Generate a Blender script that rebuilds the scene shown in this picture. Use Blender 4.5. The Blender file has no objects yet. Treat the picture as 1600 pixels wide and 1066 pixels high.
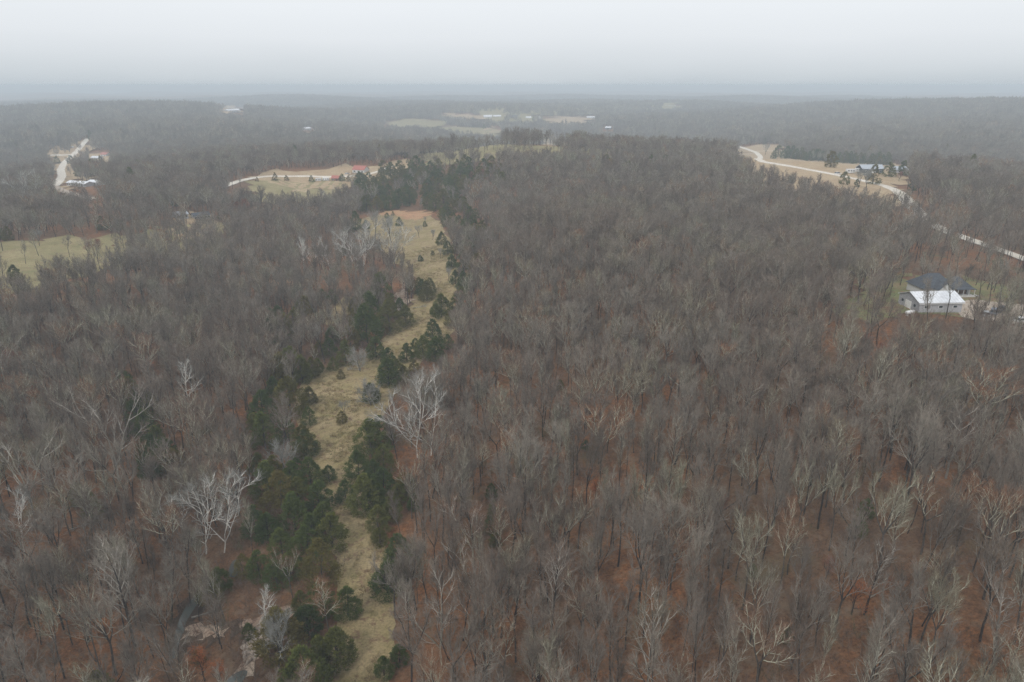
import bpy, bmesh, math, random
import numpy as np
from mathutils import Vector, Matrix
from mathutils.geometry import delaunay_2d_cdt
R = math.radians
SC = bpy.context.scene
COL = SC.collection

# ------------------------------------------------------------------ camera
CAMZ = 75.0
PITCH = R(20.55)
FP = 1067.0                                   # focal length in photo pixels (1600 wide)
cam_d = bpy.data.cameras.new('camera'); cam = bpy.data.objects.new('camera', cam_d); COL.objects.link(cam)
cam_d.sensor_width = 36; cam_d.lens = 36 * FP / 1600; cam_d.clip_start = 0.5; cam_d.clip_end = 20000
cam.location = (0, 0, CAMZ); cam.rotation_euler = (R(90) - PITCH, 0, 0)
SC.camera = cam

# ------------------------------------------------------------------ world, sun, exposure
SUN_EL, SUN_AZ = R(42), R(-150)                # azimuth measured from +Y clockwise
W = bpy.data.worlds.new('World'); SC.world = W; W.use_nodes = True
nt = W.node_tree; nt.nodes.clear(); N = nt.nodes.new; L = nt.links.new
sky = N('ShaderNodeTexSky'); sky.sky_type = 'NISHITA'; sky.sun_disc = False
sky.sun_elevation = SUN_EL; sky.sun_rotation = SUN_AZ; sky.dust_density = 4; sky.air_density = 1
geo = N('ShaderNodeNewGeometry'); sep = N('ShaderNodeSeparateXYZ'); tc = N('ShaderNodeTexCoord')
L(tc.outputs['Generated'], sep.inputs[0])
mp = N('ShaderNodeMapping'); mp.inputs['Scale'].default_value = (1.2, 1.2, 5); L(tc.outputs['Generated'], mp.inputs[0])
nz = N('ShaderNodeTexNoise'); nz.inputs['Scale'].default_value = 1.6; nz.inputs['Detail'].default_value = 5; L(mp.outputs[0], nz.inputs[0])
ad = N('ShaderNodeMath'); ad.operation = 'MULTIPLY_ADD'; ad.inputs[1].default_value = 0.05; L(nz.outputs[0], ad.inputs[0])
of = N('ShaderNodeMath'); of.operation = 'SUBTRACT'; of.inputs[1].default_value = 0.003
L(sep.outputs['Z'], ad.inputs[2])
rp = N('ShaderNodeValToRGB'); e = rp.color_ramp.elements
e[0].position = 0.0; e[0].color = (.50, .55, .59, 1)
e[1].position = 1.0; e[1].color = (.90, .915, .94, 1)
for p, c in ((.020, (.53, .58, .62, 1)), (.034, (.60, .645, .68, 1)), (.054, (.67, .71, .745, 1)), (.080, (.74, .775, .81, 1)), (.12, (.79, .825, .86, 1)), (.25, (.87, .895, .93, 1))):
    k = e.new(p); k.color = c
L(ad.outputs[0], of.inputs[0]); L(of.outputs[0], rp.inputs[0])
sc1 = N('ShaderNodeVectorMath'); sc1.operation = 'SCALE'; sc1.inputs[3].default_value = 10.0; L(rp.outputs[0], sc1.inputs[0])
hs = N('ShaderNodeHueSaturation'); hs.inputs['Saturation'].default_value = .35; L(sky.outputs[0], hs.inputs['Color'])
mx = N('ShaderNodeMix'); mx.data_type = 'RGBA'; mx.inputs[0].default_value = .96
L(hs.outputs[0], mx.inputs[6]); L(sc1.outputs[0], mx.inputs[7])
bg = N('ShaderNodeBackground'); bg.inputs['Strength'].default_value = 0.1; L(mx.outputs[2], bg.inputs['Color'])
ow = N('ShaderNodeOutputWorld'); L(bg.outputs[0], ow.inputs[0])

sd = bpy.data.lights.new('sun', 'SUN'); sd.energy = 1.3; sd.angle = R(12); sd.color = (1, .96, .9)
so = bpy.data.objects.new('sun', sd); COL.objects.link(so)
sv = Vector((math.sin(SUN_AZ) * math.cos(SUN_EL), math.cos(SUN_AZ) * math.cos(SUN_EL), math.sin(SUN_EL)))
so.rotation_euler = sv.to_track_quat('Z', 'Y').to_euler(); so.location = (0, 0, 200)

SC.view_settings.view_transform = 'Standard'; SC.view_settings.look = 'None'
SC.view_settings.exposure = 0.12; SC.view_settings.gamma = 1
SC.cycles.max_bounces = 4; SC.cycles.diffuse_bounces = 2; SC.cycles.glossy_bounces = 2
SC.cycles.volume_bounces = 0; SC.cycles.transparent_max_bounces = 4; SC.cycles.transmission_bounces = 2
SC.cycles.use_adaptive_sampling = False; SC.cycles.use_denoising = True; SC.cycles.filter_width = 1.55
SC.cycles.denoising_input_passes = 'RGB_ALBEDO_NORMAL'; SC.cycles.denoising_prefilter = 'NONE'

# ------------------------------------------------------------------ terrain height and pixel helpers
def S(t):
    t = np.clip(t, 0, 1); return t * t * (3 - 2 * t)
def gauss(x, y, cx, cy, sx, sy): return np.exp(-((x - cx) / sx) ** 2 - ((y - cy) / sy) ** 2)
CY = [-200, 0, 69, 157, 250, 421, 600, 5000]; CX = [0, -12, -20, -44, -58, -71, -90, -90]
def H(x, y):
    x = np.asarray(x, float); y = np.asarray(y, float)
    d = x - np.interp(y, CY, CX)
    near = 15 * S((d - 12) / 75) + 13 * S((-d - 45) / 110)
    near = near - 2.2 * np.exp(-((d + 28) / 9) ** 2) * S((170 - y) / 60)
    near = near + 1.5 * np.sin(x / 23 + 1) * np.sin(y / 31) * S((np.abs(d) - 20) / 40) \
        + 2.4 * np.sin(x / 47 + y / 90) * np.sin(y / 61 + 2) * S((np.abs(d) - 20) / 50)
    far = -6 + 13 * np.sin(x / 410 + 1.1) * np.sin(y / 350 + .4) + 6 * np.sin(x / 173 + y / 260) + 3.5 * np.sin(y / 121 - x / 210 + 2)
    far = far + 30 * gauss(x, y, 1100, 1700, 700, 500) - 12 * gauss(x, y, 150, 1500, 420, 600) + 14 * gauss(x, y, -900, 1900, 600, 500)
    w = S((np.hypot(x, y) - 430) / 350)
    z = near * (1 - w) + far * w
    z = z + 14 * gauss(x, y, 10, 610, 170, 90) + 7 * gauss(x, y, 260, 520, 180, 170)
    return z
def hz(x, y): return float(H(x, y))
cp, sp_ = math.cos(PITCH), math.sin(PITCH)
def ray(px, py):
    u, v = (px - 800) / FP, (533 - py) / FP
    return np.array([u, cp + v * sp_, -sp_ + v * cp])
TS = np.concatenate([np.arange(20, 700, 1.0), np.geomspace(700, 9000, 3000)])
def at(px, py, h=0.0):
    """ground point (or point at h over the ground) seen at photo pixel"""
    d = ray(px, py); X, Y, Z = d[0] * TS, d[1] * TS, CAMZ + d[2] * TS
    g = Z - H(X, Y) - h; i = np.argmax(g < 0) if (g < 0).any() else len(TS) - 1
    if i == 0: i = 1
    a, b = g[i - 1], g[i]; f = a / (a - b + 1e-9) if a > 0 > b else 1
    t = TS[i - 1] + (TS[i] - TS[i - 1]) * f
    return np.array([d[0] * t, d[1] * t])
def proj(x, y, z):
    dz = z - CAMZ; dep = y * cp - dz * sp_; up = y * sp_ + dz * cp
    dep = np.maximum(dep, 1e-3)
    return 800 + FP * x / dep, 533 - FP * up / dep, dep
def inpoly(px, py, poly):
    poly = np.asarray(poly, float); r = np.zeros(np.shape(px), bool); n = len(poly); j = n - 1
    for i in range(n):
        xi, yi = poly[i]; xj, yj = poly[j]
        c = ((yi > py) != (yj > py)) & (px < (xj - xi) * (py - yi) / (yj - yi + 1e-12) + xi)
        r ^= c; j = i
    return r

# ------------------------------------------------------------------ materials
def mat(name, rough=.9):
    m = bpy.data.materials.new(name); m.use_nodes = True
    b = m.node_tree.nodes['Principled BSDF']; b.inputs['Roughness'].default_value = rough
    b.inputs['Specular IOR Level'].default_value = .25
    return m, m.node_tree, b
def ramp(t, stops, fac=None, interp='LINEAR'):
    r = t.nodes.new('ShaderNodeValToRGB'); el = r.color_ramp.elements; r.color_ramp.interpolation = interp
    el[0].position = stops[0][0]; el[0].color = (*stops[0][1], 1)
    el[1].position = stops[-1][0]; el[1].color = (*stops[-1][1], 1)
    for p, c in stops[1:-1]:
        q = el.new(p); q.color = (*c, 1)
    if fac is not None: t.links.new(fac, r.inputs[0])
    return r.outputs[0]
def noise(t, vec, scale, detail=4, rough=.55):
    n = t.nodes.new('ShaderNodeTexNoise'); n.inputs['Scale'].default_value = scale
    n.inputs['Detail'].default_value = detail; n.inputs['Roughness'].default_value = rough
    t.links.new(vec, n.inputs['Vector']); return n.outputs[0]
def mixc(t, f, a, b, mode='MIX'):
    m = t.nodes.new('ShaderNodeMix'); m.data_type = 'RGBA'; m.blend_type = mode
    for s, v in ((0, f), (6, a), (7, b)):
        if isinstance(v, (int, float)): m.inputs[s].default_value = v
        elif isinstance(v, tuple): m.inputs[s].default_value = (*v, 1)
        else: t.links.new(v, m.inputs[s])
    return m.outputs[2]
def bump(t, b, h, strength=.5, dist=.1):
    n = t.nodes.new('ShaderNodeBump'); n.inputs['Strength'].default_value = strength; n.inputs['Distance'].default_value = dist
    t.links.new(h, n.inputs['Height']); t.links.new(n.outputs[0], b.inputs['Normal'])
def pos(t):
    return t.nodes.new('ShaderNodeNewGeometry').outputs['Position']
def plain(name, c, rough=.7, metal=0, var=.15, scale=3):
    m, t, b = mat(name, rough); b.inputs['Metallic'].default_value = metal
    o = t.nodes.new('ShaderNodeTexCoord').outputs['Object']
    n = noise(t, o, scale, 5)
    t.links.new(ramp(t, [(.3, tuple(v * (1 - var) for v in c)), (.7, tuple(min(1, v * (1 + var)) for v in c))], n), b.inputs['Base Color'])
    return m
def ribbed(name, c, rough=.4, metal=.3, pitch=.4, axis=0, var=.2):
    """sheet with raised seams or lapped boards every `pitch` metres"""
    m, t, b = mat(name, rough); b.inputs['Metallic'].default_value = metal
    o = t.nodes.new('ShaderNodeTexCoord').outputs['Object']
    s = t.nodes.new('ShaderNodeSeparateXYZ'); t.links.new(o, s.inputs[0])
    f = t.nodes.new('ShaderNodeMath'); f.operation = 'MULTIPLY'; f.inputs[1].default_value = 1 / pitch; t.links.new(s.outputs[axis], f.inputs[0])
    g = t.nodes.new('ShaderNodeMath'); g.operation = 'FRACT'; t.links.new(f.outputs[0], g.inputs[0])
    n = noise(t, o, 1.3, 5)
    base = ramp(t, [(.3, tuple(v * (1 - var) for v in c)), (.7, tuple(min(1, v * (1 + var)) for v in c))], n)
    seam = ramp(t, [(0, (.45,) * 3), (.1, (1,) * 3), (1, (1,) * 3)], g.outputs[0])
    t.links.new(mixc(t, 1.0, base, seam, 'MULTIPLY'), b.inputs['Base Color'])
    return m
def per_tree(t):
    """value that is the same for all parts of one plant, from where it stands"""
    o = t.nodes.new('ShaderNodeObjectInfo').outputs['Location']
    fl = t.nodes.new('ShaderNodeVectorMath'); fl.operation = 'SCALE'; fl.inputs[3].default_value = 3.17; t.links.new(o, fl.inputs[0])
    w = t.nodes.new('ShaderNodeTexWhiteNoise'); w.noise_dimensions = '3D'; t.links.new(fl.outputs[0], w.inputs[0])
    return w.outputs['Value'], o
def bark(name, stops, patch=None, rough=.95):
    m, t, b = mat(name, rough); v, o = per_tree(t)
    c = ramp(t, stops, v)
    if patch:
        n = noise(t, o, patch[0], 2)
        c = mixc(t, ramp(t, [(.45, (0,) * 3), (.62, (patch[2],) * 3)], n), c, patch[1])
    p = pos(t); n2 = noise(t, p, 1.7, 3)
    c = mixc(t, 1.0, c, ramp(t, [(.3, (.62,) * 3), (.7, (1.25,) * 3)], n2), 'MULTIPLY')
    t.links.new(c, b.inputs['Base Color']); return m

TW = 1.0
M = {}
M['twig'] = bark('twig_bark', [(0, (.115, .088, .065)), (.22, (.22, .188, .155)), (.4, (.16, .125, .097)), (.6, (.30, .265, .22)), (.75, (.19, .155, .12)), (.88, (.25, .24, .165)), (.95, (.22, .135, .085)), (1, (.28, .13, .065))],
                 (.02, (.20, .145, .112), .55))
M['trunk'] = bark('trunk_bark', [(0, (.03, .025, .022)), (.5, (.05, .042, .037)), (1, (.09, .078, .068))])
M['limb'] = bark('limb_bark', [(0, (.17, .15, .13)), (.5, (.27, .245, .21)), (.8, (.36, .345, .28)), (1, (.46, .45, .35))])
M['white_bark'] = bark('white_bark', [(0, (.60, .57, .52)), (1, (.72, .70, .65))])
M['pale_bark'] = bark('pale_bark', [(0, (.34, .31, .27)), (1, (.46, .43, .38))])
M['silver'] = bark('silver_twig', [(0, (.25, .25, .23)), (1, (.33, .32, .29))])
M['needle'] = bark('cedar_foliage', [(0, (.062, .090, .024)), (.35, (.082, .108, .024)), (.6, (.112, .122, .026)), (.8, (.12, .112, .026)), (1, (.15, .12, .032))])
M['rust'] = bark('rust_leaf', [(0, (.30, .10, .035)), (1, (.38, .13, .045))])
M['redleaf'] = bark('dull_red_leaf', [(0, (.22, .095, .065)), (1, (.26, .11, .07))])
M['brush'] = bark('brush_twig', [(0, (.15, .095, .07)), (.5, (.19, .15, .125)), (.8, (.13, .09, .07)), (1, (.10, .11, .045))])
M['grassblade'] = bark('dry_grass', [(0, (.26, .20, .10)), (.4, (.34, .28, .14)), (.7, (.24, .22, .10)), (1, (.20, .13, .07))])
M['stone'] = bark('creek_stone', [(0, (.34, .27, .21)), (1, (.5, .44, .38))])

# leaf litter ground, patches of grass and bare soil of their own shape
m, t, b = mat('leaf_litter', .95); p = pos(t)
c = ramp(t, [(.28, (.055, .028, .016)), (.42, (.135, .062, .028)), (.53, (.23, .10, .042)), (.66, (.33, .16, .072)), (.8, (.30, .21, .13))], noise(t, p, .8, 10, .85))
c = mixc(t, ramp(t, [(.42, (0,) * 3), (.6, (.75,) * 3)], noise(t, p, .035, 4)), c, (.12, .075, .045))
c = mixc(t, 1.0, c, ramp(t, [(.35, (.35,) * 3), (.5, (1,) * 3), (.65, (1.5,) * 3)], noise(t, p, 2.6, 6, .9)), 'MULTIPLY')
c = mixc(t, ramp(t, [(.5, (0,) * 3), (.64, (.6,) * 3)], noise(t, p, .45, 5, .7)), c, (.20, .15, .105))
c = mixc(t, ramp(t, [(.6, (0,) * 3), (.7, (.7,) * 3)], noise(t, p, .06, 5, .6)), c, (.115, .115, .055))
t.links.new(c, b.inputs['Base Color']); bump(t, b, noise(t, p, 4, 6, .8), .9, .15); M['litter'] = m
def grass_mat(name, a, b_, c_, d_):
    m, t, b = mat(name, .95); p = pos(t)
    c = ramp(t, [(.3, a), (.5, b_), (.68, c_)], noise(t, p, .12, 7, .65))
    c = mixc(t, ramp(t, [(.52, (0,) * 3), (.62, (1,) * 3)], noise(t, p, .55, 6, .75)), c, d_)
    c = mixc(t, 1.0, c, ramp(t, [(.3, (.6,) * 3), (.7, (1.3,) * 3)], noise(t, p, 2.3, 4, .8)), 'MULTIPLY')
    t.links.new(c, b.inputs['Base Color']); bump(t, b, noise(t, p, 3, 6, .8), .8, .2); return m
M['meadow'] = grass_mat('meadow_grass', (.22, .19, .075), (.31, .245, .125), (.36, .28, .16), (.215, .14, .085))
M['green'] = grass_mat('green_pasture', (.20, .19, .085), (.27, .235, .115), (.36, .30, .16), (.26, .19, .11))
M['tan'] = grass_mat('tan_field', (.36, .25, .15), (.42, .31, .19), (.46, .37, .23), (.30, .22, .14))
M['lawn'] = grass_mat('lawn_grass', (.16, .19, .07), (.2, .2, .09), (.27, .2, .11), (.23, .12, .075))
M['soil'] = grass_mat('orange_soil', (.36, .20, .11), (.44, .25, .14), (.40, .30, .17), (.30, .2, .11))
M['gravel'] = grass_mat('road_gravel', (.62, .56, .48), (.7, .65, .57), (.75, .71, .64), (.56, .49, .40))
M['drive'] = grass_mat('driveway_gravel', (.42, .35, .28), (.46, .39, .32), (.5, .43, .36), (.36, .27, .2))
M['mud'] = grass_mat('muddy_bank', (.05, .035, .024), (.10, .07, .048), (.2, .14, .095), (.06, .035, .022))
M['bank'] = grass_mat('creek_bank', (.30, .20, .14), (.42, .32, .24), (.5, .4, .31), (.2, .12, .08))
m, t, b = mat('creek_water', .08); b.inputs['Base Color'].default_value = (.10, .11, .10, 1); b.inputs['Specular IOR Level'].default_value = .6
bump(t, b, noise(t, pos(t), 2.2, 3), .15, .05); M['water'] = m

# ------------------------------------------------------------------ object helpers
def tag(o, label=None, cat=None, group=None, kind=None):
    if label: o['label'] = label
    if cat: o['category'] = cat
    if group: o['group'] = group
    if kind: o['kind'] = kind
    return o
def empty(name, loc, rz=0, label=None, cat=None, group=None):
    o = bpy.data.objects.new(name, None); COL.objects.link(o); o.empty_display_size = .5
    o.location = loc; o.rotation_euler = (0, 0, rz); return tag(o, label, cat, group)
def mesh_obj(name, verts, faces, m, parent=None, link=True, smooth=False):
    me = bpy.data.meshes.new(name); me.from_pydata([tuple(map(float, v)) for v in verts], [], faces)
    if m is not None: me.materials.append(m)
    if smooth: me.polygons.foreach_set('use_smooth', [True] * len(me.polygons))
    o = bpy.data.objects.new(name, me)
    if link: COL.objects.link(o)
    if parent is not None: o.parent = parent
    return o
class MB:
    def __init__(s): s.v = []; s.f = []
    def box(s, cx, cy, cz, sx, sy, sz, rz=0):
        b0 = len(s.v); c, n = math.cos(rz), math.sin(rz)
        for dz in (-.5, .5):
            for dx, dy in ((-.5, -.5), (.5, -.5), (.5, .5), (-.5, .5)):
                x, y = dx * sx, dy * sy
                s.v.append((cx + x * c - y * n, cy + x * n + y * c, cz + dz * sz))
        s.f += [tuple(b0 + i for i in q) for q in ((0, 3, 2, 1), (4, 5, 6, 7), (0, 1, 5, 4), (1, 2, 6, 5), (2, 3, 7, 6), (3, 0, 4, 7))]
        return s
    def poly(s, vs, fs):
        b0 = len(s.v); s.v += [tuple(v) for v in vs]; s.f += [tuple(b0 + i for i in q) for q in fs]; return s
    def tube(s, pts, rad, n=4):
        b0 = len(s.v); pts = [np.asarray(p, float) for p in pts]; k = len(pts)
        for i in range(k):
            d = pts[min(i + 1, k - 1)] - pts[max(i - 1, 0)]; d = d / (np.linalg.norm(d) + 1e-9)
            a = np.cross(d, (0, 0, 1) if abs(d[2]) < .9 else (1, 0, 0)); a /= np.linalg.norm(a); b = np.cross(d, a)
            for j in range(n):
                th = 2 * math.pi * j / n
                s.v.append(tuple(pts[i] + rad[i] * (a * math.cos(th) + b * math.sin(th))))
        for i in range(k - 1):
            for j in range(n):
                j2 = (j + 1) % n
                s.f.append((b0 + i * n + j, b0 + i * n + j2, b0 + (i + 1) * n + j2, b0 + (i + 1) * n + j))
        return s
    def blade(s, p, q, w, rng):
        """thin pointed twig from p to q: a slim three-sided spike"""
        p = np.asarray(p); q = np.asarray(q); d = q - p
        a = np.cross(d, rng.normal(size=3)); a = a / (np.linalg.norm(a) + 1e-9) * w
        b = np.cross(d, a); b = b / (np.linalg.norm(b) + 1e-9) * w * .8
        b0 = len(s.v); s.v += [tuple(p - a), tuple(p + a), tuple(p + b), tuple(q)]
        s.f += [(b0, b0 + 1, b0 + 3), (b0 + 1, b0 + 2, b0 + 3), (b0 + 2, b0, b0 + 3)]
        return s
    def tri(s, p, u, w):
        b0 = len(s.v); s.v += [tuple(p - w), tuple(p + w), tuple(p + u)]; s.f.append((b0, b0 + 1, b0 + 2)); return s
    def ball(s, c, r, rng, n=8, m_=5, lump=.2, sz=1.0):
        b0 = len(s.v); c = np.asarray(c, float)
        for i in range(m_ + 1):
            th = math.pi * i / m_
            for j in range(n):
                ph = 2 * math.pi * j / n; rr = r * (1 + lump * (rng.random() - .5))
                s.v.append((c[0] + rr * math.sin(th) * math.cos(ph), c[1] + rr * math.sin(th) * math.sin(ph), c[2] + rr * math.cos(th) * sz))
        for i in range(m_):
            for j in range(n):
                j2 = (j + 1) % n; s.f.append((b0 + i * n + j, b0 + (i + 1) * n + j, b0 + (i + 1) * n + j2, b0 + i * n + j2))
        return s
    def build(s, name, m, parent=None, link=True, smooth=False): return mesh_obj(name, s.v, s.f, m, parent, link, smooth)

# ------------------------------------------------------------------ ground sheet
def build_ground():
    rs = [15.0]
    while rs[-1] < 9200: rs.append(rs[-1] + max(1.6, rs[-1] * .014))
    rs = np.array(rs); an = np.linspace(R(-58), R(58), 420)
    rr, aa = np.meshgrid(rs, an, indexing='ij'); X = (rr * np.sin(aa)).ravel(); Y = (rr * np.cos(aa)).ravel(); Z = H(X, Y)
    n, m_ = len(rs), len(an)
    V = np.stack([X, Y, Z], 1); me = bpy.data.meshes.new('ground')
    i, j = np.meshgrid(np.arange(n - 1), np.arange(m_ - 1), indexing='ij'); a = (i * m_ + j).ravel()
    F = np.stack([a, a + 1, a + m_ + 1, a + m_], 1)
    me.vertices.add(len(V)); me.vertices.foreach_set('co', V.ravel()); me.loops.add(F.size); me.loops.foreach_set('vertex_index', F.ravel())
    me.polygons.add(len(F)); me.polygons.foreach_set('loop_start', np.arange(len(F)) * 4); me.polygons.foreach_set('loop_total', np.full(len(F), 4))
    me.polygons.foreach_set('use_smooth', np.ones(len(F), bool)); me.update(); me.validate()
    me.materials.append(M['litter']); o = bpy.data.objects.new('ground', me); COL.objects.link(o); tag(o, kind='structure'); return o
ground = build_ground()
def lift(x, y): r_ = math.hypot(x, y); return .05 + .0003 * r_ + .6 * (r_ / 1000) ** 2
prng = np.random.default_rng(5)
def patch(name, ring, m, cell=None, extra=0.0, jag=.0, label=None):
    """flat-lying patch of ground with an irregular outline; ring in world coordinates"""
    ring = np.asarray(ring, float); out = []
    for _ in range(2):
        nx = np.roll(ring, -1, 0); ring = np.stack([ring * .75 + nx * .25, ring * .25 + nx * .75], 1).reshape(-1, 2)
    for i in range(len(ring)):
        a, b = ring[i], ring[(i + 1) % len(ring)]; d = np.linalg.norm(b - a); r = np.hypot(*a); stp = max(.9, r * .012)
        k = max(1, int(d / stp))
        for q in range(k):
            p = a + (b - a) * q / k; out.append(p + prng.normal(size=2) * jag * stp)
    ring = np.array(out); r = np.hypot(*ring.mean(0)); cell = cell or max(1.6, r * .013)
    x0, y0 = ring.min(0); x1, y1 = ring.max(0)
    gx, gy = np.meshgrid(np.arange(x0, x1, cell), np.arange(y0, y1, cell)); gx = gx.ravel(); gy = gy.ravel()
    k = inpoly(gx, gy, ring); pts = [Vector(p) for p in ring] + [Vector((a, b)) for a, b in zip(gx[k], gy[k])]
    n = len(ring); res = delaunay_2d_cdt(pts, [], [list(range(n))], 1, 1e-5)
    V = np.array([(v.x, v.y) for v in res[0]]); Z = H(V[:, 0], V[:, 1]) + np.array([lift(a, b) + extra for a, b in V])
    o = mesh_obj(name, np.column_stack([V, Z]), [tuple(f) for f in res[2]], m, smooth=True)
    tag(o, kind='structure')
    if label: o['label'] = label
    return o
def pxring(pts, h=None):
    return [at(p[0], p[1], p[2] if len(p) > 2 else 0) for p in pts]
def road(name, pts, width, m, extra=.06, wpx=False):
    P = [at(*p[:2]) for p in pts]; d = [0]
    for i in range(1, len(P)): d.append(d[-1] + np.linalg.norm(P[i] - P[i - 1]))
    n = max(8, int(d[-1] / 3)); s = np.linspace(0, d[-1], n)
    x = np.interp(s, d, [p[0] for p in P]); y = np.interp(s, d, [p[1] for p in P])
    for _ in range(4):
        x[1:-1] = (x[:-2] + 2 * x[1:-1] + x[2:]) / 4; y[1:-1] = (y[:-2] + 2 * y[1:-1] + y[2:]) / 4
    tx, ty = np.gradient(x), np.gradient(y); l = np.hypot(tx, ty); nx, ny = -ty / l, tx / l
    V = []; F = []; K = 5
    for i in range(n):
        w = width * (1 + .06 * prng.normal())
        for j in range(K):
            o = (j / (K - 1) - .5) * w; a, b = x[i] + nx[i] * o, y[i] + ny[i] * o
            V.append((a, b, hz(a, b) + lift(a, b) + extra + (.12 if 0 < j < K - 1 else 0)))
    for i in range(n - 1):
        for j in range(K - 1): F.append((i * K + j, i * K + j + 1, (i + 1) * K + j + 1, (i + 1) * K + j))
    o = mesh_obj(name, V, F, m, smooth=True); tag(o, kind='structure'); return np.stack([x, y], 1), width

ML = [(500, 1110), (505, 1060), (522, 1000), (535, 940), (525, 880), (512, 830), (492, 785), (485, 740), (468, 700), (468, 650), (462, 610), (490, 575), (545, 572), (590, 545), (606, 515), (630, 490), (645, 470), (655, 445), (640, 425), (600, 400), (570, 375), (550, 358), (556, 340)]
MR = [(665, 328), (690, 350), (700, 370), (706, 395), (716, 415), (722, 440), (712, 460), (706, 480), (712, 500), (700, 530), (650, 572), (625, 605), (600, 650), (580, 700), (562, 745), (578, 785), (594, 830), (612, 880), (620, 940), (616, 1000), (606, 1060), (600, 1110)]
patch('meadow', pxring(ML + MR), M['meadow'], jag=.3)
patch('meadow', pxring([(498, 500), (512, 478), (545, 462), (556, 470), (548, 492), (520, 512)]), M['meadow'], jag=.3)
patch('bare_soil', pxring([(588, 335), (606, 330), (628, 328), (652, 333), (664, 328), (680, 334), (662, 341), (646, 345), (630, 339), (606, 337)]), M['soil'], extra=.12, jag=.4)
# fields: rings run along what the photo shows of the open ground, the near edge carried under the tree tops that hide it
FIELDS = []
def field(name, m, far, near, keepp=0.0, hh=7):
    ring = pxring(far) + [at(p[0], p[1], hh) for p in near]
    o = patch(name, ring, M[m], jag=.8); FIELDS.append((far + near, keepp)); return o
field('pasture', 'green', [(-90, 392), (0, 380), (60, 374), (120, 370), (188, 371)], [(186, 381), (150, 390), (100, 396), (60, 404), (20, 416), (-90, 426)], 0.06, 9)
field('pasture', 'green', [(190, 371), (240, 362), (262, 350), (330, 345), (345, 352)], [(350, 364), (270, 370), (190, 380)], .5)
field('pasture', 'green', [(385, 284), (430, 282), (535, 282), (545, 286)], [(520, 297), (470, 304), (420, 302), (392, 297)])
field('hay_field', 'tan', [(405, 274), (428, 267), (520, 262), (600, 260), (640, 247)], [(640, 256), (585, 273), (545, 279), (420, 279)])
field('hay_field', 'tan', [(1152, 229), (1212, 226), (1226, 236), (1228, 248), (1290, 255), (1400, 256), (1416, 262), (1404, 288)], [(1405, 300), (1390, 305), (1350, 292), (1295, 278), (1240, 267), (1200, 260), (1180, 255), (1185, 246), (1150, 246)], 0, 11)
field('hilltop_field', 'green', [(640, 240), (700, 234), (760, 230), (860, 229), (890, 232)], [(890, 234.5), (800, 234), (720, 236), (650, 241.5)], 0, 9)
field('hilltop_field', 'green', [(905, 235), (968, 232)], [(968, 234.5), (905, 236.5)], .3)
field('valley_field', 'green', [(600, 191), (640, 187), (680, 189), (700, 193)], [(690, 201), (640, 199), (600, 200)])
field('valley_field', 'green', [(690, 196), (780, 205), (785, 209)], [(775, 214), (720, 208), (690, 203)])
field('hay_field', 'tan', [(684, 178), (730, 180), (755, 182)], [(755, 186), (700, 184)])
field('hay_field', 'tan', [(846, 183), (915, 184), (925, 188)], [(915, 193), (850, 193)])
field('valley_field', 'green', [(760, 180), (845, 183), (840, 187)], [(838, 191), (790, 191), (760, 189)], .2)
field('valley_field', 'green', [(700, 170), (860, 164), (1000, 160), (1060, 165)], [(1050, 171), (940, 176), (800, 179), (720, 176)], .35)
field('hay_field', 'tan', [(845, 216), (885, 209)], [(882, 213), (850, 221)], .2, 9)
field('hay_field', 'tan', [(762, 198), (784, 199)], [(784, 208), (772, 208)])
field('yard', 'tan', [(72, 244), (85, 231), (118, 228), (126, 218), (138, 218), (135, 232), (160, 240), (192, 246)], [(190, 256), (160, 258), (150, 268), (125, 280), (112, 270), (104, 290), (84, 290), (92, 262), (75, 262)], .72, 4)
field('yard', 'tan', [(268, 336), (330, 333)], [(330, 342), (270, 344)], .5, 9)
field('yard', 'tan', [(335, 170), (380, 168)], [(380, 178), (335, 180)], .2)
field('lawn', 'lawn', [(1352, 440), (1372, 425), (1402, 424), (1420, 440), (1416, 486)], [(1398, 500), (1362, 502), (1300, 492), (1310, 480)], .4, 0)
patch('driveway', pxring([(1496, 474), (1520, 468), (1560, 474), (1680, 484), (1690, 520), (1600, 510), (1560, 503), (1498, 500)]), M['drive'], extra=.05)
patch('house_yard', pxring([(1395, 445), (1430, 432), (1530, 434), (1570, 455), (1600, 466), (1600, 476), (1510, 490), (1410, 494)]), M['lawn'], extra=-.03, jag=.9)
R1 = road('gravel_road', [(1150, 229), (1166, 234), (1182, 240), (1188, 246), (1184, 250), (1192, 254), (1230, 260), (1262, 266), (1300, 273), (1340, 281), (1382, 291), (1402, 300), (1420, 318), (1450, 348), (1480, 363), (1520, 377), (1570, 394), (1640, 420), (1760, 462)], 6.0, M['gravel'])
R2 = road('side_road', [(1178, 238), (1200, 237), (1232, 236.5)], 5, M['gravel'])
R2b = road('side_road', [(1120, 246), (1150, 244), (1178, 241)], 4, M['drive'])
R3 = road('farm_road', [(345, 294), (372, 284), (395, 279), (420, 276), (480, 276), (560, 275)], 5.0, M['gravel'])
R4 = road('village_road', [(84, 292), (92, 284), (97, 276), (95, 266), (100, 256), (110, 247), (122, 236), (137, 218)], 7, M['gravel'])
R5 = road('village_road', [(80, 243.5), (95, 244), (116, 243)], 9, M['gravel'])
R6 = road('village_lane', [(84, 292), (100, 300), (120, 306), (150, 312)], 5, M['drive'])
R7 = road('farm_track', [(455, 300), (490, 294), (520, 290)], 3, M['tan'])
R8 = road('valley_lane', [(842, 183), (846, 192)], 6, M['gravel'])
R9 = road('farm_road', [(574, 274), (600, 266), (612, 260)], 4, M['gravel'])
ROADS = [R1, R2, R3, R4, R5, R6, R9]
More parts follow.
